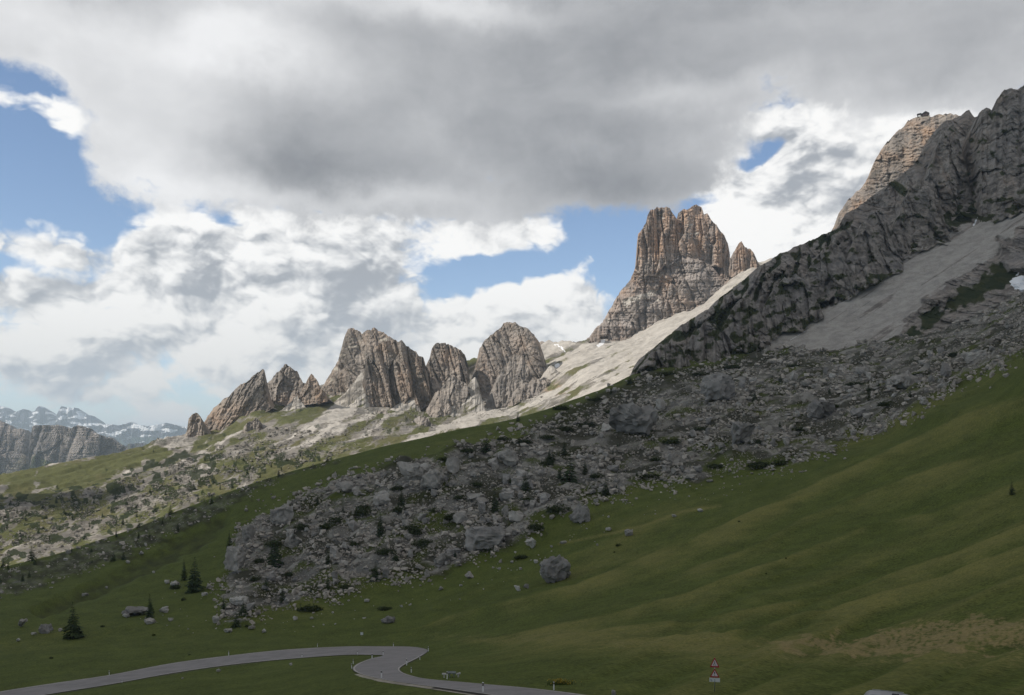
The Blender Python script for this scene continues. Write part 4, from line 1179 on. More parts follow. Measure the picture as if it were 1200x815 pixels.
def relate(items, kind):
    """items: list of (object, u, v, look). Give each a label that places it by its nearest landmark"""
    bins = {}
    for it in items:
        o, u, v, look = it
        best = min(LANDMARKS, key=lambda L: math.hypot(L[0] - u, (L[1] - v) * 1.2))
        dx, dy = u - best[0], v - best[1]
        d = ('right of' if dx > 0 else 'left of') if abs(dx) > 1.2 * abs(dy) else ('below' if dy > 0 else 'above')
        bins.setdefault((best[2], d, look if kind == 'boulder' else ''), []).append((math.hypot(dx, dy), it))
    for (ph, d, _), lst in bins.items():
        lst.sort(key=lambda a: a[0])
        for i, (_, (o, u, v, look)) in enumerate(lst):
            rank = FIRST[i] + ' ' if len(lst) > 1 else ''
            o['label'] = f'{look} {kind}, {rank}{d} the {ph}'


# ---------------------------------------------------------------- boulders
def stone_material(name, col, obj_random=True):
    m, t, bs = new_mat(name)
    tc = t.n('ShaderNodeTexCoord').outputs['Object']
    r = t.n('ShaderNodeObjectInfo').outputs['Random'] if obj_random else t.n('ShaderNodeNewGeometry').outputs['Random Per Island']
    off = t.vm('ADD', tc, t.vm('SCALE', (7.1, 3.3, 9.7), t.m('MULTIPLY', r, 20.)))
    n1 = t.noise(off, .9 if obj_random else .25, 6, .68)
    n2 = t.noise(off, 3.2 if obj_random else .9, 4, .7)
    ver = t.noise(t.vm('MULTIPLY', off, (1, 1, .25)), 2.0 if obj_random else .6, 3, .6)
    x = t.m('ADD', t.m('MULTIPLY', n1, .5), t.m('ADD', t.m('MULTIPLY', n2, .2), t.m('MULTIPLY', ver, .3)))
    c = t.mix(t.rng(x, .36, .62), tuple(q * .60 for q in col), tuple(min(1, q * 1.22) for q in col))
    c = t.mix(t.rng(r, 0, 1, 0, .5 if obj_random else .9, False), c, t.mix(.6, c, (.10, .095, .085)))
    c = t.mix(t.m('MULTIPLY', t.rng(n1, .56, .70), .5), c, (.075, .07, .06))
    c = t.mix(t.m('MULTIPLY', t.rng(n2, .50, .66), .32), c, tuple(q * .42 for q in col))
    t.put(bs.inputs['Base Color'], c)
    b = t.n('ShaderNodeBump')
    b.inputs['Strength'].default_value = .8
    b.inputs['Distance'].default_value = .5 if obj_random else .6
    t.put(b.inputs['Height'], t.m('ADD', n2, n1))
    t.put(bs.inputs['Normal'], b.outputs[0])
    return m


ST_PALE = stone_material('pale_dolomite_stone', (.50, .475, .44))
ST_MID = stone_material('grey_dolomite_stone', (.37, .345, .315))
ST_DARK = stone_material('dark_weathered_stone', (.27, .255, .24))
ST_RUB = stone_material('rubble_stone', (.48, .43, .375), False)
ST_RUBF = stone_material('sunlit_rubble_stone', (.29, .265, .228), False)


def hull(seed, dims, n=16, squash_top=0.0):
    rg = np.random.default_rng(seed)
    q = rg.normal(size=(n, 3))
    q /= np.linalg.norm(q, axis=1)[:, None]
    q = np.sign(q) * np.abs(q) ** .72 * rg.uniform(.86, 1.1, (n, 1))
    if squash_top: q[:, 2] = np.clip(q[:, 2], -1, squash_top)
    q = q * np.array(dims) * .5 / np.abs(q).max(0)
    bm = bmesh.new()
    for c in q: bm.verts.new(c)
    r = bmesh.ops.convex_hull(bm, input=list(bm.verts))
    bmesh.ops.delete(bm, geom=[e for e in r['geom_interior'] if isinstance(e, bmesh.types.BMVert)], context='VERTS')
    bmesh.ops.triangulate(bm, faces=list(bm.faces))
    return bm


SHAPES = [('rounded', (1.0, .9, .82), 26, 0), ('blocky', (1.0, .85, .8), 14, 0), ('slab-like', (1.15, .8, .48), 15, 0), ('wedge-shaped', (1.0, .9, .72), 11, 0), ('upright', (.82, .8, 1.15), 14, 0),
          ('flat-topped', (1.05, .85, .68), 18, .45), ('angular', (1.0, .8, .75), 10, 0), ('squat', (1.1, .9, .58), 20, 0)]
STONE_MESH = {}


def stone_mesh(shape, var, rough=.05, cuts=2):
    key = (shape, var, cuts)
    if key in STONE_MESH: return STONE_MESH[key]
    i = [s[0] for s in SHAPES].index(shape)
    _, dims, n, sq = SHAPES[i]
    bm = hull(100 * i + var, dims, n, sq)
    bmesh.ops.subdivide_edges(bm, edges=list(bm.edges), cuts=cuts, use_grid_fill=True)
    bm.normal_update()
    co = np.array([v.co for v in bm.verts])
    d = rough * fbm(co[:, 0] * 3 + var, co[:, 1] * 3 + i, co[:, 2] * 3, 4) * 2 - rough * 1.2 * np.exp(-(noise(co[:, 0] * 2 + 5, co[:, 1] * 2 + var, co[:, 2] * 2) / .08) ** 2)
    if cuts > 3: d = d + .07 * (ridged(co[:, 0] * 3.5 + var, co[:, 1] * 3.5, co[:, 2] * 3.5, 4) - .9)
    for v, q in zip(bm.verts, d): v.co += v.normal * q
    bmesh.ops.triangulate(bm, faces=list(bm.faces))
    me = bpy.data.meshes.new('boulder')
    bm.to_mesh(me)
    bm.free()
    STONE_MESH[key] = me
    return me


def boulder(u, vbase, wpx, hpx, shape, mat, var, rz=None, cuts=2, far=False, sink=.12):
    q = stand(u, vbase, far)
    s = q[1] / F
    base = stone_mesh(shape, var, cuts=cuts)
    me = base
    if not me.materials: me.materials.append(mat)
    o = bpy.data.objects.new('boulder', me)
    COL.objects.link(o)
    o.material_slots[0].link = 'OBJECT'
    o.material_slots[0].material = mat
    dims = [d[1] for d in SHAPES if d[0] == shape][0]
    w, h = wpx * s, hpx * s * (1 + sink)
    o.scale = (w / dims[0], w * .9 / dims[1], h / dims[2])
    o.location = (q[0], q[1], q[2] + h * (.5 - sink))
    o.rotation_euler = (random.uniform(-.15, .15), random.uniform(-.15, .15), random.uniform(-.6, .6) if rz is None else rz)
    o['category'] = 'boulder'
    return o


# the boulders one would point at: u, base v, width, height, shape, material, label, short phrase for its neighbours
BIG = [(650, 681, 38, 34, 'rounded', ST_DARK, 'big rounded dark boulder standing alone on the grass below the boulder field', 'big rounded boulder on the grass'),
       (566, 641, 56, 31, 'flat-topped', ST_DARK, 'broad flat-topped boulder with a shaded front near the lower edge of the boulder field', 'broad flat-topped boulder'),
       (331, 614, 25, 23, 'blocky', ST_MID, 'blocky grey boulder at the upper left corner of the boulder field', 'blocky boulder at the field corner'),
       (291, 633, 15, 17, 'rounded', ST_MID, 'small round-topped grey boulder on the left edge of the boulder field beside green grass', 'round boulder on the left edge'),
       (275, 670, 24, 30, 'upright', ST_MID, 'tall upright grey boulder at the left margin of the boulder field', 'tall upright boulder'),
       (866, 521, 36, 26, 'wedge-shaped', ST_DARK, 'dark wedge-shaped boulder beside a black hollow near the meadow crest', 'dark wedge boulder by the hollow'),
       (840, 468, 44, 30, 'rounded', ST_DARK, 'large rounded dark boulder high on the upper part of the boulder field', 'large rounded boulder high on the field'),
       (742, 506, 58, 34, 'squat', ST_DARK, 'very wide dark boulder below the foot of the dark cliff', 'very wide dark boulder'),
       (680, 611, 26, 20, 'squat', ST_DARK, 'squat bluish dark boulder at the right-hand lower edge of the boulder field', 'squat bluish boulder'),
       (622, 643, 15, 12, 'angular', ST_PALE, 'pale angular stone where the boulder field meets the grass', 'pale angular stone'),
       (737, 628, 10, 8, 'rounded', ST_MID, 'small round boulder beside a dark patch on the meadow path', 'small round boulder by the path'),
       (480, 562, 34, 24, 'wedge-shaped', ST_MID, 'large wedge-shaped boulder with a dark overhang near the upper edge of the field', 'wedge boulder with an overhang'),
       (507, 572, 24, 22, 'rounded', ST_MID, 'rounded grey boulder just right of the overhanging wedge boulder', 'rounded boulder by the overhang'),
       (594, 545, 26, 20, 'blocky', ST_MID, 'blocky grey boulder among rubble in the upper middle of the field', 'blocky boulder in the upper middle'),
       (345, 640, 26, 18, 'angular', ST_MID, 'angular grey boulder in the left part of the field over a dark gap', 'angular boulder over a dark gap'),
       (447, 592, 22, 16, 'blocky', ST_MID, 'blocky boulder beside a dwarf pine in the middle left of the field', 'blocky boulder beside dwarf pine'),
       (960, 490, 40, 22, 'squat', ST_DARK, 'wide squat dark boulder on the right part of the boulder field', 'wide squat boulder on the right'),
       (1060, 455, 34, 20, 'squat', ST_MID, 'wide grey boulder in the right corner of the field under the scree', 'wide boulder under the scree'),
       (1140, 425, 30, 16, 'angular', ST_MID, 'angular grey boulder near the far right end of the boulder field', 'angular boulder at the right end'),
       (280, 708, 22, 9, 'slab-like', ST_PALE, 'pale slab lying on the grass at the bottom left of the boulder field', 'pale slab at the bottom left'),
       (520, 660, 22, 13, 'squat', ST_MID, 'squat grey boulder on the lower fringe of the field left of the flat-topped one', 'squat boulder on the lower fringe'),
       (161, 721, 34, 9, 'slab-like', ST_DARK, 'long low dark slab on the grass between two spruces on the left', 'long low slab on the left'),
       (53, 742, 14, 10, 'squat', ST_DARK, 'dark squat boulder on the grass left of the tallest spruce', 'dark boulder left of the tallest spruce'),
       (28, 735, 12, 10, 'angular', ST_MID, 'brownish grey angular boulder on the grass near the left edge', 'brownish boulder near the left edge'),
       (552, 735 - 58, 12, 8, 'angular', ST_MID, 'grey angular boulder just off the lower edge of the field', 'angular boulder off the lower edge'),
       (455, 730, 16, 8, 'squat', ST_DARK, 'dark low boulder on the grass above the hairpin', 'dark low boulder above the hairpin')]
for i, (u, v, w, h, sh, mt, lab, ph) in enumerate(BIG):
    o = boulder(u, v, w, h, sh, mt, 50 + i, cuts=6)
    o['label'] = lab
    o['group'] = 'boulders of the rock slide'
    LANDMARKS.append((u, v - h / 2, ph))

# smaller stones seen one by one on the grass
LONE = [(713, 623, 7, 5), (660, 637, 8, 4), (646, 642, 4, 3), (628, 660, 6, 4), (617, 690, 8, 6), (636, 676, 7, 9), (606, 693, 10, 7), (517, 692, 7, 5), (430, 706, 7, 4), (390, 719, 3, 3), (365, 726, 5, 3), (253, 730, 9, 8), (193, 718, 13, 7), (100, 700, 8, 5),
        (345, 727, 8, 5), (310, 742, 7, 5), (295, 738, 8, 5), (268, 741, 12, 6), (148, 724, 9, 5), (176, 731, 12, 6), (200, 728, 7, 4), (40, 745, 7, 4), (70, 740, 6, 4), (22, 752, 6, 4), (256, 788, 5, 4), (341, 780, 4, 4), (214, 796, 3, 2), (719, 815, 6, 6),
        (300, 700, 6, 4), (240, 700, 8, 6), (225, 690, 7, 5), (245, 690, 9, 6), (205, 688, 10, 7), (196, 684, 7, 6), (180, 672, 4, 3), (150, 660, 5, 3), (125, 690, 4, 3), (60, 690, 4, 2), (170, 640, 5, 4), (166, 650, 6, 4), (80, 650, 6, 6), (77, 657, 5, 4), (600, 660, 5, 3), (610, 668, 4, 3), (585, 668, 5, 3), (540, 688, 4, 3), (470, 712, 5, 3),
        (905, 549, 6, 4), (930, 542, 5, 4), (832, 565, 9, 4), (820, 600, 8, 4), (790, 606, 6, 3), (700, 640, 3, 3)]
small = []
for i, (u, v, w, h) in enumerate(LONE):
    sh = SHAPES[(i * 5) % len(SHAPES)][0]
    mt, tone = (ST_PALE, 'pale') if (i % 3 != 1 or w < 6) else (ST_MID, 'grey')
    o = boulder(u, v, w, h, sh, mt, i % 4, sink=.05)
    o['group'] = 'loose stones on the meadow'
    small.append((o, u, v, f'small {tone} {sh}'))

# the boulder field: the largest few hundred as things, the rest as one mass
FIELD_MAIN = [(268, 668), (290, 622), (325, 596), (400, 566), (470, 548), (560, 530), (640, 520), (700, 505), (760, 478), (830, 452), (900, 436), (980, 430), (1050, 422), (1100, 410), (1190, 372), (1195, 415), (1150, 436), (1100, 464), (1050, 490), (1000, 514), (950, 536), (900, 540), (860, 545), (800, 562), (745, 568), (700, 588), (640, 608), (600, 636), (560, 648), (500, 676), (430, 686), (390, 700), (330, 706), (290, 718), (262, 700)]


def scatter(poly, n, rg, dens=None):
    q = np.array(poly)
    lo, hi = q.min(0), q.max(0)
    out = []
    while len(out) < n:
        c = rg.uniform(lo, hi, (n * 3, 2))
        ok = sdf(c[:, 0], c[:, 1], poly) > 0
        if dens is not None: ok &= rg.uniform(0, 1, len(c)) < dens(c[:, 0], c[:, 1])
        out += list(c[ok])
    return np.array(out[:n])


clump = lambda u, v: np.clip(.62 + 1.5 * fbm(u / 45, v / 22, 21., 3), .06, 1)
rg = np.random.default_rng(11)
pts = scatter(FIELD_MAIN, 275, rg, clump)
pts = pts[np.argsort(pts[:, 1])]
mids = []
for i, (u, v) in enumerate(pts):
    w = 6.5 + min(14, rg.pareto(2.6) * 5)
    k = rg.integers(0, len(SHAPES))
    sh = SHAPES[k][0]
    tone, mt = [('grey', ST_MID), ('dark grey', ST_DARK), ('pale grey', ST_PALE)][rg.choice(3, p=[.6, .25, .15])]
    h = w * SHAPES[k][1][2] / SHAPES[k][1][0] * rg.uniform(.75, 1.1)
    o = boulder(u, v + h * .4, w, h, sh, mt, int(rg.integers(0, 4)))
    o['group'] = 'boulders of the rock slide'
    size = 'large' if w > 14 else 'mid-sized' if w > 8.5 else 'small'
    mids.append((o, u, v, f'{size} {tone} {sh}'))


def hull_np(seed, dims, n):
    bm = hull(seed, dims, n)
    bm.verts.ensure_lookup_table()
    bm.verts.index_update()
    V = np.array([v.co for v in bm.verts])
    T = np.array([[v.index for v in f.verts] for f in bm.faces])
    bm.free()
    return V, T


PEB = [hull_np(900 + i, (1, rgk, rgh), 9 + i % 5) for i, (rgk, rgh) in enumerate([(.9, .8), (.8, .6), (.7, .9), (.95, .7), (.8, .5), (1, .9), (.85, .75), (.7, .6), (.9, .65), (.8, .85), (.95, .55), (.75, .7)])]


def rubble(name, uv, wpx, mat, label, far=False):
    VV, TT, off = [], [], 0
    rg = np.random.default_rng(5)
    for (u, v), w in zip(uv, wpx):
        q = stand(u, v, far)
        s = q[1] / F * w
        V, T = PEB[rg.integers(0, len(PEB))]
        a = rg.uniform(0, 6.28)
        ca, sa = math.cos(a), math.sin(a)
        X = V * s * rg.uniform(.85, 1.2, 3)
        X = np.stack([X[:, 0] * ca - X[:, 1] * sa, X[:, 0] * sa + X[:, 1] * ca, X[:, 2] + .22 * s], -1) + q
        VV.append(X)
        TT.append(T + off)
        off += len(V)
    me = raw_mesh(name, np.concatenate(VV), np.concatenate(TT), 3, mat, smooth=False)
    return tag(link(name, me), label, kind='stuff')


n = 11500
uv = scatter([(190, 760), (200, 640), (300, 575), (480, 530), (640, 485), (745, 438), (860, 412), (980, 396), (1100, 372), (1300, 280), (1300, 400), (1100, 500), (1000, 545), (860, 590), (740, 620), (620, 690), (450, 735), (300, 765)], n, rg, lambda u, v: clump(u, v) * sstep(-22, 8, sdf(u, v, BOULDER_FIELD) + 12 * fbm(u / 16, v / 9, 3., 3)) ** 2.2)
rubble('boulder_rubble', uv, 2.1 + np.minimum(rg.pareto(2.4, n) * 1.9, 6), ST_RUB, 'grey rubble of the shaded rock slide between the boulders')
n = 9500
uv2 = scatter(BOULDER_FIELD, n, rg, lambda u, v: clump(u + 60, v))
rubble('gravel_rubble', uv2, 1.0 + np.minimum(rg.pareto(3, n) * .8, 2), ST_RUB, 'fine shaded rubble filling the rock slide')
cs = scatter(CREST_STRIP, 420, rg, lambda u, v: np.clip(.5 + 1.6 * fbm(u / 30, v / 12, 51., 3), .05, 1))
rubble('crest_rubble', cs, 1.2 + np.minimum(rg.pareto(2.6, 420) * 1.3, 5), ST_RUB, 'dark rubble along the shaded crest on the left')
edge_uv = scatter([(150, 740), (200, 690), (255, 690), (300, 730), (420, 712), (520, 690), (640, 630), (740, 590), (860, 560), (960, 545), (960, 560), (860, 580), (740, 610), (680, 650), (600, 690), (480, 722), (380, 738), (260, 748)], 110, rg)
rubble('meadow_stones', edge_uv, 1.2 + rg.pareto(3, 110) * 1.0, ST_PALE, 'pale stones strewn along the lower fringe of the rock slide')
n = 7500
ufar = scatter([(-20, 592), (60, 582), (130, 566), (200, 545), (260, 520), (300, 505), (330, 500), (400, 510), (420, 470), (520, 470), (620, 440), (640, 470), (560, 492), (470, 508), (400, 532), (330, 552), (240, 584), (150, 616), (60, 648), (0, 662), (-20, 650)], n, rg, lambda u, v: np.clip(.5 + 1.6 * fbm(u / 28, v / 10, 31., 3), .03, 1) * (1 - .9 * sstep(-4, 3, sdf(u, v, MEADOW))))
rubble('sunlit_rubble', ufar, np.where(ufar[:, 0] > 400, .7, 1.0) * (1.0 + np.minimum(rg.pareto(2.6, n) * 1.0, 4)), ST_RUBF, 'pale sunlit rubble on the far slope', far=True)

# ---------------------------------------------------------------- trees and shrubs
m, t, bs = new_mat('spruce_needles')
r = t.n('ShaderNodeNewGeometry').outputs['Random Per Island']
r2 = t.n('ShaderNodeObjectInfo').outputs['Random']
c = t.mix(r, (.020, .034, .016), (.072, .098, .038))
c = t.mix(t.m('MULTIPLY', r2, .5), c, (.030, .050, .030))
t.put(bs.inputs['Base Color'], c)
MAT_NEEDLE = m
MAT_BARK = plain('spruce_bark', (.06, .045, .035), .9, .1)
m, t, bs = new_mat('dwarf_pine_needles')
r = t.n('ShaderNodeNewGeometry').outputs['Random Per Island']
t.put(bs.inputs['Base Color'], t.mix(r, (.030, .042, .018), (.080, .098, .038)))
MAT_PINE = m


def spruce_crown(seed, slim, tiers):
    """unit-height crown of drooping sprays; every spray is a small cluster of narrow blades"""
    rg = np.random.default_rng(seed)
    V, T = [], []

    def blade(a, b, w, up):
        d = b - a
        side = np.cross(d, up)
        side = side / (np.linalg.norm(side) + 1e-9) * w
        mid = a + d * .55
        i = len(V)
        V.extend([a, mid + side, b, mid - side])
        T.extend([(i, i + 1, i + 2), (i, i + 2, i + 3)])
    for k in range(tiers):
        z = .07 + .91 * (k / (tiers - 1)) ** .92
        rad = slim * (1 - z) ** .8 * rg.uniform(.78, 1.12) + .012
        nb = max(4, int(11 * (1 - z) + 4))
        a0 = rg.uniform(0, 6.28)
        for j in range(nb):
            a = a0 + 6.283 * j / nb + rg.normal() * .22
            L = rad * rg.uniform(.6, 1.15)
            d = np.array([math.cos(a), math.sin(a), 0])
            root = np.array([0, 0, z + rg.normal() * .008])
            tip = root + d * L + np.array([0, 0, -.32 * L + .10 * rg.normal() * L])
            for s in (.35, .6, .85, 1.0):
                c = root + (tip - root) * s * .72
                for sg in (-1, 0, 1):
                    dr = np.array([math.cos(a + sg * .65), math.sin(a + sg * .65), -.35])
                    blade(c, c + dr * L * rg.uniform(.30, .46), L * .10 + .006, np.array([0, 0, 1.]) + rg.normal(size=3) * .35)
    for q in range(8):
        a = rg.uniform(0, 6.28)
        blade(np.array([0, 0, .93]), np.array([math.cos(a) * .012, math.sin(a) * .012, 1.0]), .008, np.array([math.sin(a), -math.cos(a), .1]))
    return raw_mesh('crown', np.array(V), np.array(T), 3, MAT_NEEDLE, smooth=False)


def make_spruce(seed, slim, tiers):
    root = empty('spruce_tree')
    link('crown', spruce_crown(seed, slim, tiers), root)
    MB().cyl((0, 0, -.06), (0, 0, .9), .022, .004, 8).build('trunk', MAT_BARK, root, smooth=True)
    return root


PROTO = [make_spruce(1, .22, 17), make_spruce(2, .28, 15), make_spruce(3, .18, 18), make_spruce(4, .34, 12)]
used = set()


def plant(u, v, hpx, kind, far=False):
    q = stand(u, v, far)
    o = PROTO[kind]
    if kind in used: o = copy_tree(o)
    used.add(kind)
    h = hpx * q[1] / F
    o.location = (q[0], q[1], q[2] - .01 * h)
    o.scale = (h * random.uniform(.9, 1.12), h, h)
    o.rotation_euler = (random.uniform(-.03, .03), random.uniform(-.04, .04), random.uniform(0, 6.28))
    o['category'] = 'tree'
    return o


TREES = [(86, 748, 43, 1, 'tallest dark spruce alone on the grass at the left above the road'), (176, 724, 28, 0, 'slender spruce behind the long low slab'), (228, 694, 42, 1, 'tall dark spruce of a pair at the left tip of the boulder field'), (216, 680, 26, 2, 'thin spruce close left of the tall dark spruce'),
         (277, 734, 18, 3, 'small bushy spruce below the pale slab'), (269, 648, 27, 2, 'thin spruce on the grass edge above the tall upright boulder'), (322, 664, 40, 1, 'dark spruce among boulders in the left part of the field'), (446, 628, 28, 0, 'dark spruce standing in the middle left of the boulder field'),
         (470, 592, 22, 0, 'spruce below the wedge boulder with an overhang'), (580, 599, 28, 0, 'green spruce above the broad flat-topped boulder'), (616, 577, 22, 3, 'bushy dark spruce left of the largest bushy tree'), (668, 565, 34, 3, 'largest bushy green tree on the boulder field'), (661, 533, 19, 0, 'small spruce above the largest bushy tree'),
         (570, 529, 20, 3, 'broad dark spruce at the top edge of the green meadow band'), (331, 706, 24, 2, 'thin dark spruce near the lower left edge of the field'), (312, 692, 18, 0, 'small spruce left of the thin dark spruce'), (385, 662, 20, 0, 'small green spruce in the middle of the left field'), (262, 716, 18, 2, 'thin spruce beside the pale slab'),
         (1186, 580, 18, 0, 'lone small spruce on the upper right meadow'), (37, 648, 18, 3, 'bushy dark spruce at the edge of shade on the left'), (4, 642, 11, 3, 'low bushy spruce at the left edge of the photo'), (607, 494, 13, 0, 'tiny spruce on the crest at the top of the green band'), (738, 450, 12, 3, 'tiny dark spruce at the left foot of the dark cliff'),
         (716, 462, 10, 0, 'tiny spruce on the dark crest before the pale scree'), (1018, 470, 14, 2, 'thin spruce on the right part of the boulder field'), (880, 505, 12, 0, 'small spruce right of the dark wedge boulder')]
for (u, v, h, k, lab) in TREES:
    o = plant(u, v, h, k)
    o['label'] = lab
    o['group'] = 'spruces on the near slope'
    LANDMARKS.append((u, v - h / 2, lab.split(' ', 0)[0] if False else {0: 'slender spruce', 1: 'tall dark spruce', 2: 'thin spruce', 3: 'bushy spruce'}[k])) if False else None
WOOD = scatter(FIELD_MAIN, 34, np.random.default_rng(77), lambda u, v: np.clip(.15 + 1.2 * fbm(u / 30, v / 20, 41., 3), 0, 1))
woods = []
for i, (u, v) in enumerate(WOOD):
    h = (9 + 13 * ((i * 7) % 10) / 10) * (1.0 if u < 720 else .6)
    o = plant(u, v + h * .4, h, i % 4)
    o['group'] = 'spruces on the near slope'
    woods.append((o, u, v, ['slender', 'dark', 'thin', 'bushy'][i % 4]))
relate(woods, 'young spruce')
CW = scatter(CREST_STRIP, 22, np.random.default_rng(78))
for i, (u, v) in enumerate(sorted(map(tuple, CW))):
    o = plant(u, v, 5 + (i * 7) % 8, (i * 3) % 4)
    o['group'] = 'small spruces along the shaded crest'
    o['label'] = f'small spruce on the shaded crest strip, {FIRST[i]} counted from the left'
farT = [(144, 615, 11), (99, 632, 9), (182, 600, 11), (232, 588, 10), (126, 640, 6), (160, 606, 6), (30, 610, 7), (12, 592, 7), (50, 596, 8), (66, 590, 8), (75, 602, 7), (88, 588, 6), (40, 592, 6), (20, 602, 8), (96, 598, 6), (110, 590, 6), (135, 585, 6), (150, 572, 5), (168, 566, 5), (120, 606, 6), (58, 632, 6), (24, 628, 6),
        (200, 556, 5), (215, 545, 4), (180, 530, 4), (240, 540, 5), (262, 548, 6), (275, 552, 6), (290, 556, 8), (310, 545, 5), (305, 560, 7), (250, 566, 6), (272, 572, 9), (194, 580, 6), (170, 588, 5), (210, 574, 6), (222, 566, 5), (285, 540, 4), (320, 530, 5), (45, 625, 7), (70, 622, 6), (85, 610, 8), (105, 618, 7), (130, 600, 7), (148, 592, 8), (160, 596, 6), (176, 578, 7), (190, 570, 6), (206, 562, 6), (228, 574, 7), (244, 556, 5), (258, 574, 8), (280, 566, 7), (296, 548, 6), (318, 548, 6), (330, 552, 7), (8, 618, 6), (34, 604, 6), (54, 608, 7), (352, 535, 6), (336, 540, 5), (370, 528, 5)]
for i, (u, v, h) in enumerate(sorted(farT)):
    o = plant(u, v, h, (i * 3) % 4, far=True)
    o['label'] = f'tiny dark spruce among sunlit rubble on the far slope, {FIRST[i]} counted from the left'
    o['group'] = 'spruces on the far slope'

SHRUB = []
for sd in range(4):
    rg2 = np.random.default_rng(70 + sd)
    V, T = [], []
    lobes = [(rg2.uniform(-.33, .33), rg2.uniform(-.2, .2), rg2.uniform(.3, .5)) for _ in range(6)]
    lobes[0] = (0, 0, .55)
    for k in range(640):
        d = rg2.normal(size=3)
        d[2] = abs(d[2]) * .8
        d /= np.linalg.norm(d)
        rr = rg2.uniform(.55, 1.0) * (1 + .35 * noise(d[0] * 2 + sd, d[1] * 2, d[2] * 2))
        lb = lobes[k % 6]
        c = d * rr * np.array([lb[2] * .72, lb[2] * .6, lb[2] * .95]) + np.array([lb[0], lb[1], 0])
        n_ = rg2.normal(size=3)
        a = np.cross(n_, d); a /= np.linalg.norm(a) + 1e-9
        b = np.cross(a, n_); b /= np.linalg.norm(b) + 1e-9
        s = rg2.uniform(.03, .085)
        i = len(V)
        V += [c + a * s, c + b * s * .5, c - a * s, c - b * s * .5 + d * s]
        T += [(i, i + 1, i + 2), (i, i + 2, i + 3)]
    SHRUB.append(raw_mesh('dwarf_pine', np.array(V), np.array(T), 3, MAT_PINE, smooth=False))
SH_SPOTS = [(428, 604, 20, 16), (485, 626, 24, 18), (495, 640, 20, 14), (362, 716, 24, 12), (386, 620, 18, 12), (395, 612, 14, 10), (352, 620, 14, 10), (425, 597, 14, 10), (470, 600, 16, 12), (340, 675, 10, 8), (450, 650, 16, 12), (465, 575, 14, 10), (530, 608, 20, 10), (620, 590, 18, 12), (600, 566, 14, 9), (640, 545, 14, 9), (655, 600, 22, 14), (630, 620, 18, 10), (575, 645, 16, 8), (610, 655, 14, 8),
            (725, 640, 14, 6), (893, 548, 24, 12), (915, 545, 20, 10), (760, 560, 20, 8), (700, 560, 16, 8), (660, 480, 18, 8), (700, 470, 18, 8), (690, 500, 22, 10), (720, 485, 18, 9), (665, 505, 18, 9), (640, 515, 16, 9), (610, 520, 20, 10), (590, 516, 14, 7), (550, 530, 16, 7), (520, 540, 14, 7), (780, 440, 18, 7), (820, 440, 16, 6), (860, 432, 18, 7), (930, 430, 14, 6), (1000, 452, 18, 8), (1040, 476, 18, 9), (980, 478, 16, 7), (940, 505, 20, 9), (1080, 440, 20, 8), (1120, 418, 18, 8),
            (790, 520, 20, 9), (820, 505, 16, 8), (885, 520, 12, 10), (770, 540, 16, 7), (840, 548, 18, 7), (120, 735, 10, 5), (60, 772, 12, 5), (222, 768, 6, 3), (290, 735, 10, 6), (405, 690, 14, 8), (440, 670, 12, 8), (300, 680, 12, 8), (305, 660, 12, 9), (320, 640, 16, 10), (412, 640, 14, 9), (540, 585, 14, 8), (560, 570, 14, 8), (510, 600, 14, 8), (180, 745, 8, 4), (215, 704, 10, 8), (207, 690, 12, 8), (450, 715, 14, 7), (866, 612, 6, 4), (921, 655, 5, 4), (898, 673, 6, 3), (720, 648, 5, 4)]
shr = []
for i, (u, v, w, h) in enumerate(SH_SPOTS):
    q = stand(u, v)
    s = q[1] / F
    o = link('dwarf_pine', SHRUB[i % 4])
    o.location = q
    o.scale = (w * s * 1.3, w * s * 1.2, h * s * 1.5)
    if u < 300 and v > 700 or u > 710 and v > 600: o.scale = (w * s * .55, w * s * .5, h * s * 1.1)
    o.rotation_euler = (0, 0, random.uniform(-.5, .5))
    o['category'] = 'shrub'
    o['group'] = 'dwarf pines among the boulders'
    shr.append((o, u, v, ['low dark', 'mounded dark', 'spreading dark', 'ragged dark'][i % 4] + ' dwarf pine'))
# the needle cover along the crest and wall foot
relate(mids, 'boulder')
relate([(o, u, v, l.replace(' dwarf pine', '')) for o, u, v, l in shr], 'dwarf pine')
relate(small, 'stone')

# ---------------------------------------------------------------- roadside things
MAT_WHITE = plain('post_white', (.72, .72, .70), .5, .3, var=.06)
MAT_BLACK = plain('post_black', (.02, .02, .022), .5, .3)
MAT_REFL = plain('reflector_grey', (.35, .30, .26), .3, .5)
MAT_GALV = plain('galvanised_steel', (.30, .31, .32), .45, .4, metal=.6)
MAT_RED = plain('sign_red', (.32, .018, .03), .5, .3, var=.08)
MAT_SIGNW = plain('sign_white', (.62, .56, .57), .5, .3, var=.06)
MAT_PLATE = plain('sign_plate_grey_white', (.55, .57, .58), .5, .3, var=.08)
MAT_INK = plain('sign_ink', (.03, .03, .045), .5, .3)
MAT_STONE = plain('bench_stone', (.42, .41, .39), .9, .1, var=.25, scale=3)


def face_cam(q): return math.atan2(-q[0], q[1])


def delineator():
    root = empty('marker_post')
    MB().box((0, 0, .35), (.12, .09, .74)).build('post', MAT_WHITE, root, bevel=.012)
    MB().box((0, 0, .845), (.122, .092, .25)).build('band', MAT_BLACK, root, bevel=.012)
    MB().prism([(-.06, .97), (.06, .97), (.06, 1.0), (-.06, 1.035)], -.045, .045).build('cap', MAT_WHITE, root)
    MB().box((0, -.05, .85), (.045, .012, .15)).build('reflector', MAT_REFL, root)
    return root


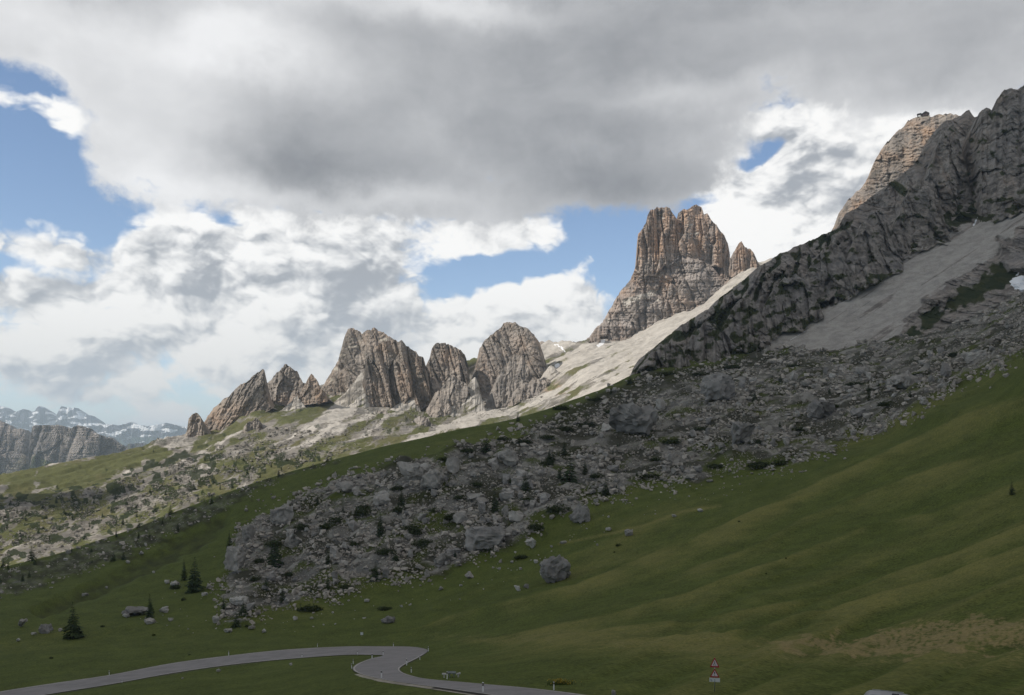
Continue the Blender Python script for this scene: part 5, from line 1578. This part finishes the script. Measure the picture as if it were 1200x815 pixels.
POSTS = [(128, 791.5, 5.5, 'white marker post on the far side of the road near its left end'), (143, 800.5, 4, 'short white marker post on the near side of the left stretch of road'), (268, 768.5, 5.5, 'white marker post on the far side where the left road stretch begins to flatten'),
         (354, 771, 5, 'white marker post on the near side of the straight stretch before the bends'), (372, 758.5, 4.5, 'white marker post on the far side of the straight stretch before the bends'), (461, 758, 4.6, 'white marker post on the far verge just behind the top of the hairpin'), (502, 763.5, 6, 'white marker post at the outermost right tip of the hairpin'),
         (419, 768, 6, 'white marker post on the grass tongue, left one of its upper edge'), (436, 772.5, 6.5, 'white marker post in the middle of the grass tongue inside the bend'), (449, 768.3, 6, 'white marker post at the pointed end of the grass tongue'), (492, 773.5, 5.5, 'white marker post on the right edge just below the hairpin tip'),
         (476.5, 780, 8, 'black-topped marker post where the road narrows between the two bends'), (482, 788.5, 6.5, 'white marker post on the grass inside the lower bend'), (414, 778.5, 6, 'white marker post above the leftmost point of the lower bend'), (412, 784, 6, 'white marker post at the leftmost point of the lower bend'),
         (447, 795.5, 10, 'tall black-topped marker post on the near edge of the lower bend'), (524, 796, 9, 'black-topped marker post in front of the grey stone table'), (566, 813.5, 14, 'tallest black-topped marker post nearest the viewer on the near edge of the road'), (649, 809, 10, 'white marker post on the far edge near a yellow flower patch')]
pr = delineator()
for i, (u, v, h, lab) in enumerate(POSTS):
    o = pr if i == 0 else copy_tree(pr)
    q = stand(u, v)
    s = h * q[1] / F / 1.03
    o.location = (q[0], q[1], q[2] - .02)
    o.scale = (max(s, .85) * 1.15, max(s, .85) * 1.15, s)
    o.rotation_euler = (0, 0, face_cam(q) + random.uniform(-.2, .2))
    tag(o, lab, 'marker post', 'marker posts along the pass road')

# warning signs on one pole
q = stand(837.5, 811)
s = q[1] / F
root = empty('warning_sign', q, face_cam(q))
tag(root, 'two red-bordered warning triangles above a white plate on one pole in the meadow', 'sign')
zt = lambda v: (811 - v) * s
MB().cyl((0, .05, -.2), (0, .05, zt(771)), .035).build('pole', MAT_GALV, root, smooth=True)


def rtri(cx, z0, w, h, r=.05, n=5):
    """triangle with rounded corners"""
    c = [Vector((cx - w / 2, z0)), Vector((cx + w / 2, z0)), Vector((cx, z0 + h))]
    g_ = sum(c, Vector((0, 0))) / 3
    out = []
    for i in range(3):
        p0, p1, p2 = c[i - 1], c[i], c[(i + 1) % 3]
        a, b = p1 + (p0 - p1).normalized() * r * 1.7, p1 + (p2 - p1).normalized() * r * 1.7
        for k in range(n + 1):
            t_ = k / n
            out.append(tuple(a * (1 - t_) ** 2 + p1 * 2 * t_ * (1 - t_) + b * t_ ** 2))
    return out


for vtop, vbot, which in ((770.2, 782.4, 'bend'), (783.4, 794.2, 'mark')):
    z0, h = zt(vbot), (vbot - vtop) * s
    w = 11.4 * s
    pl = MB().prism(rtri(0, z0, w, h), 0, .02).build('triangle_panel', MAT_RED, root)
    MB().prism(rtri(0, z0 + h * .14, w * .66, h * .64, .03), -.006, -.001).build('white_field', MAT_SIGNW, pl)
    mk = MB()
    if which == 'mark':
        mk.prism([(-.030, z0 + h * .36), (.030, z0 + h * .36), (.048, z0 + h * .62), (-.048, z0 + h * .62)], -.014, -.008)
        mk.prism([(.036 * math.cos(a), z0 + h * .25 + .036 * math.sin(a)) for a in np.linspace(0, 6.283, 13)[:-1]], -.014, -.008)
        mk.build('exclamation_mark', MAT_INK, pl)
    else:
        for (x0, zz0), (x1, zz1) in zip([(-.07, .20), (-.07, .32), (.02, .40), (-.02, .50), (.0, .60)][:-1], [(-.07, .32), (.02, .40), (-.02, .50), (.0, .60)]):
            mk.box(((x0 + x1) / 2, -.011, z0 + h * (zz0 + zz1) / 2), (.045, .006, h * abs(zz1 - zz0) + .035), Matrix.Rotation(math.atan2(x1 - x0, h * (zz1 - zz0)), 4, 'Y'))
        mk.box((.06, -.011, z0 + h * .24), (.09, .006, .05))
        mk.build('bend_symbol', MAT_INK, pl)
pl = MB().box((0, .01, zt(797.1)), (12.2 * s, .02, 4.6 * s)).build('plate', MAT_PLATE, root)
tx = MB()
tx.box((-.28, -.004, zt(797.2)), (.16, .006, .07)).box((-.24, -.004, zt(798.4)), (.08, .006, .05)).box((.0, -.004, zt(798.4)), (.07, .006, .09)).box((-.02, -.004, zt(796.6)), (.10, .006, .04))
tx.build('faded_print', plain('faded_blue_ink', (.18, .26, .30), .6, .2), pl)

# small white notice on the slope above the hairpin
q = stand(424, 746)
s = q[1] / F
root = empty('notice_board', q, face_cam(q))
tag(root, 'small white notice panel on a short post on the slope above the hairpin', 'sign')
MB().cyl((0, .04, -.2), (0, .04, 4.5 * s), .05).build('post', MAT_GALV, root, smooth=True)
MB().box((0, 0, 3.3 * s), (3.2 * s, .05, 3.4 * s)).build('panel', MAT_PLATE, root, bevel=.01)

# grey stone table with two pale bench ends beside the road
q = stand(528.5, 794)
s = q[1] / F
root = empty('picnic_table', q, face_cam(q))
tag(root, 'low grey picnic table with pale bench ends on the verge inside the road bend', 'table')
dk = plain('table_slate', (.13, .145, .15), .7, .2, var=.2, scale=2)
MB().box((.10 * 0 + 1.0 * s, 0, 5.6 * s), (9.5 * s, .95, .10)).build('table_top', dk, root, bevel=.015)
for sx_ in (-1, 1):
    MB().box((1.0 * s + sx_ * 2.6 * s, 0, 2.7 * s), (.12, .7, 5.4 * s), taper=.9).build('leg', dk, root, bevel=.01)
for sx_, rot_ in ((-8.0, .05), (8.6, -.22)):
    b_ = MB().box((sx_ * s, -.1, 4.4 * s), (5.0 * s, .42, 1.3 * s), Matrix.Rotation(rot_, 4, 'Y')).build('bench_seat', MAT_STONE, root, bevel=.02)
    MB().box((sx_ * s, -.1, 1.8 * s), (1.6 * s, .30, 3.8 * s)).build('bench_block', MAT_STONE, b_, bevel=.015)

# yellow flowers by the last marker post
fm = plain('yellow_petals', (.34, .24, .025), .7, .2, var=.3, scale=12)
lm = plain('flower_leaves', (.06, .085, .025), .9, .1, var=.3)
q = stand(657, 803)
root = empty('flower_clump', q)
tag(root, 'clump of yellow wildflowers on the bank behind the right-hand marker post', 'flowers')
rg3 = np.random.default_rng(9)
V, T, V2, T2 = [], [], [], []
for k in range(240):
    c = rg3.normal(size=3) * np.array([.55, .25, .0]) + np.array([0, 0, rg3.uniform(.15, .55)])
    a, b = rg3.normal(size=3) * .035, rg3.normal(size=3) * .035
    i = len(V)
    V += [c + a, c + b, c - a, c - b]
    T += [(i, i + 1, i + 2), (i, i + 2, i + 3)]
    i = len(V2)
    g0 = np.array([c[0], c[1], -.05])
    V2 += [g0 - np.array([.03, 0, 0]), g0 + np.array([.03, 0, 0]), c]
    T2 += [(i, i + 1, i + 2)]
link('blossoms', raw_mesh('blossoms', np.array(V), np.array(T), 3, fm, False), root)
link('stems', raw_mesh('stems', np.array(V2), np.array(T2), 3, lm, False), root)

# silver car parked below, only its roof reaches into the picture
MAT_CAR = plain('silver_car_paint', (.27, .275, .285), .35, .5, metal=.4, var=.03)
MAT_GLASS = plain('car_glass', (.02, .025, .03), .08, .6)
MAT_TYRE = plain('tyre_rubber', (.02, .02, .02), .85, .1)
yc = 48.0
base = np.array([(1047 - CX) / F * yc, yc, 0])
zc = float(stand(1047, 841)[2])
zroof = (HZ - 808.6) / F * yc
root = empty('parked_car', (base[0], base[1], zroof - 1.74), face_cam(base) - .06)
tag(root, 'silver car parked below the meadow with only its roof in view', 'car')
prof = [(-2.1, .32), (2.1, .32), (2.14, .62), (2.05, .82), (1.25, .95), (-1.95, .97), (-2.12, .80), (-2.14, .55)]
bd = MB().prism(prof, -.85, .85).build('body', MAT_CAR, root, bevel=.05)
cabin = [(-1.62, .96), (-1.34, 1.36), (-1.18, 1.46), (-.6, 1.50), (.3, 1.48), (.78, 1.40), (1.42, .95)]
mb = MB().prism(cabin, -.74, .74)
for v_ in mb.bm.verts:
    if v_.co.z > 1.2: v_.co.y *= .86
mb.build('cabin', MAT_CAR, root, bevel=.05)
for yy, nm in ((-1, 0), (1, 1)):
    w_ = MB()
    for pl_ in ([(-1.22, 1.0), (-1.08, 1.34), (-.12, 1.36), (-.12, 1.0)], [(-.04, 1.0), (-.04, 1.36), (.62, 1.32), (1.1, 1.0)]):
        y0_ = -.755 if yy < 0 else .742
        w_.prism(pl_, y0_, y0_ + .013)
    for v_ in w_.bm.verts:
        if v_.co.z > 1.2: v_.co.y *= .87
    w_.build('side_window', MAT_GLASS, root)
MB().box((.10, -.05, 1.495), (.34, .5, .03)).build('sunroof', MAT_GLASS, root, bevel=.008)
for yy in (-.56, .56):
    MB().box((-.3, yy, 1.515), (1.5, .035, .03)).build('roof_rail', MAT_GALV, root, bevel=.008)
mb = MB().prism([(.86, 1.36), (.90, 1.37), (1.40, .99), (1.36, .98)], -.6, .6)
mb.build('windscreen', MAT_GLASS, root)
for xx in (-1.32, 1.30):
    for yy in (-.80, .80):
        w_ = MB().cyl((xx, yy - .1, .31), (xx, yy + .1, .31), .31, n=24).build('wheel', MAT_TYRE, root, smooth=False)
        MB().cyl((xx, yy - .108, .31), (xx, yy + .108, .31), .19, n=16).build('rim', MAT_GALV, w_)
for yy in (-.6, .6):
    MB().box((2.10, yy, .70), (.06, .30, .14)).build('headlight', MAT_SIGNW, root, bevel=.01)
    MB().box((-2.11, yy, .78), (.05, .22, .16)).build('tail_light', MAT_RED, root, bevel=.01)

# the hut on the summit shoulder
yh = 1690.0
s = yh / F
hx = (1082 - CX) / F * yh
zb = (HZ - 139.2) / F * yh
root = empty('mountain_hut', (hx, yh, zb), face_cam((hx, yh)))
tag(root, 'dark wooden mountain hut on a stone base on the sunlit summit shoulder', 'hut')
hw = plain('hut_dark_wood', (.045, .035, .032), .85, .1, var=.3, scale=.4)
hs = plain('hut_stone', (.36, .32, .27), .9, .1, var=.2, scale=.5)
hr = plain('hut_roof_sheet', (.035, .032, .035), .6, .2)
mb = MB().box((1.6 * s, 0, .2 * s), (11.5 * s, 9, 3.4 * s)).build('stone_base', hs, root)
MB().prism([(-1.9 * s, 1.4 * s), (5.6 * s, 1.4 * s), (5.6 * s, 4.6 * s), (2.4 * s, 6.6 * s), (-1.9 * s, 4.4 * s)], -5, 5).build('wall', hw, root)
MB().prism([(-2.6 * s, 4.2 * s), (2.4 * s, 7.3 * s), (6.6 * s, 4.7 * s), (6.5 * s, 4.1 * s), (2.4 * s, 6.6 * s), (-2.4 * s, 3.7 * s)], -6, 6).build('roof', hr, root)
MB().prism([(-6.6 * s, 1.2 * s), (-2.0 * s, 1.2 * s), (-2.0 * s, 5.2 * s), (-6.2 * s, 5.2 * s)], -4, 4).build('annex_wall', hw, root)
MB().prism([(-6.9 * s, 5.0 * s), (-1.9 * s, 5.3 * s), (-1.9 * s, 5.9 * s), (-6.7 * s, 5.5 * s)], -5, 5).build('annex_roof', hr, root)
MB().box((-4.3 * s, -4.05, 2.9 * s), (2.6 * s, .15, 1.7 * s)).build('window', MAT_PLATE, root)
for k in (.2, 1.9, 3.7):
    MB().box((k * s, -5.05, 3.4 * s), (.8 * s, .15, 1.0 * s)).build('window', plain('hut_pane', (.10, .06, .06), .3, .4), root)
# ---------------------------------------------------------------- unseen cloud shaped to shade the near ground and the right-hand mountain
def shade_cloud(q, label, n=150, soft=260.):
    """unseen cloud out of the picture to the left, outlined by the shade it should cast"""
    H = 1550.0
    off = SUN[:2] / SUN[2] * H
    poly = np.array(q, float) + off
    lo, hi = poly.min(0) - 60, poly.max(0) + 60
    xs, ys = np.linspace(lo[0], hi[0], n), np.linspace(lo[1], hi[1], n)
    X, Y = np.meshgrid(xs, ys)
    d = sdf(X, Y, poly) + 22 * fbm(X / 120, Y / 120, 3., 4)
    keep = d > -12
    th = np.sqrt(np.clip(d / soft, 0.0004, 1))
    up = H + th * (70 + 70 * billow(X / 170, Y / 170, 2., 4))
    dn = H - th * (10 + 18 * billow(X / 190, Y / 190, 8., 3))
    idx = -np.ones(keep.shape, int)
    idx[keep] = np.arange(keep.sum())
    nk = keep.sum()
    V = np.concatenate([np.stack([X[keep], Y[keep], up[keep]], -1), np.stack([X[keep], Y[keep], dn[keep]], -1)])
    f = np.stack([idx[:-1, :-1], idx[:-1, 1:], idx[1:, 1:], idx[1:, :-1]], -1).reshape(-1, 4)
    f = f[(f >= 0).all(1)]
    # rim
    e = np.concatenate([f[:, [0, 1]], f[:, [1, 2]], f[:, [2, 3]], f[:, [3, 0]]])
    key = np.sort(e, 1)
    _, inv, cnt = np.unique(key, axis=0, return_inverse=True, return_counts=True)
    rim = e[cnt[inv.ravel()] == 1]
    side = np.stack([rim[:, 1], rim[:, 0], rim[:, 0] + nk, rim[:, 1] + nk], -1)
    global CLOUD_MAT
    m, t, bs = new_mat('cloud_vapour')
    tr = t.n('ShaderNodeBsdfTranslucent')
    tr.inputs[0].default_value = (.92, .93, .95, 1)
    mx = t.n('ShaderNodeMixShader')
    mx.inputs[0].default_value = .5
    bs.inputs['Base Color'].default_value = (.9, .9, .9, 1)
    t.put(mx.inputs[1], bs.outputs[0])
    t.put(mx.inputs[2], tr.outputs[0])
    out = [n_ for n_ in m.node_tree.nodes if n_.type == 'OUTPUT_MATERIAL'][0]
    t.put(out.inputs[0], mx.outputs[0])
    me = raw_mesh('cloud', V, np.concatenate([f, f[:, ::-1] + nk, side]), 4, m)
    tag(link('cloud', me), label, kind='structure')


shade_cloud([(-700, 370), (-400, 392), (-289, 440), (-229, 486), (-160, 536), (-90, 582), (-20, 630), (40, 680), (100, 760), (170, 850), (300, 960), (440, 1085), (610, 1250), (700, 1325), (900, 1430), (1100, 1500), (1350, 1570), (1580, 1450), (1500, 900), (900, 200), (300, -190), (-500, -220), (-800, 50)], 'unseen broad cloud overhead, shaped to shade the near slopes')
shade_cloud([(-620, 730), (-540, 725), (-440, 770), (-425, 830), (-500, 850), (-620, 820)], 'unseen small cloud shaped to shade a patch of the far slope', 60, 60.)

# ---------------------------------------------------------------- air
m = bpy.data.materials.new('mountain_air')
m.use_nodes = True
t = NT(m.node_tree)
m.node_tree.nodes.clear()
pv = t.n('ShaderNodeVolumePrincipled')
pv.inputs['Color'].default_value = (.72, .85, 1.0, 1)
pv.inputs['Density'].default_value = 4.8e-5
pv.inputs['Anisotropy'].default_value = 0.2
ou = t.n('ShaderNodeOutputMaterial')
t.put(ou.inputs['Volume'], pv.outputs[0])
mb = MB()
mb.box((0, 12000, 55), (44000, 40000, 1310))
haze = tag(mb.build('haze', m), kind='stuff')
haze.visible_shadow = True
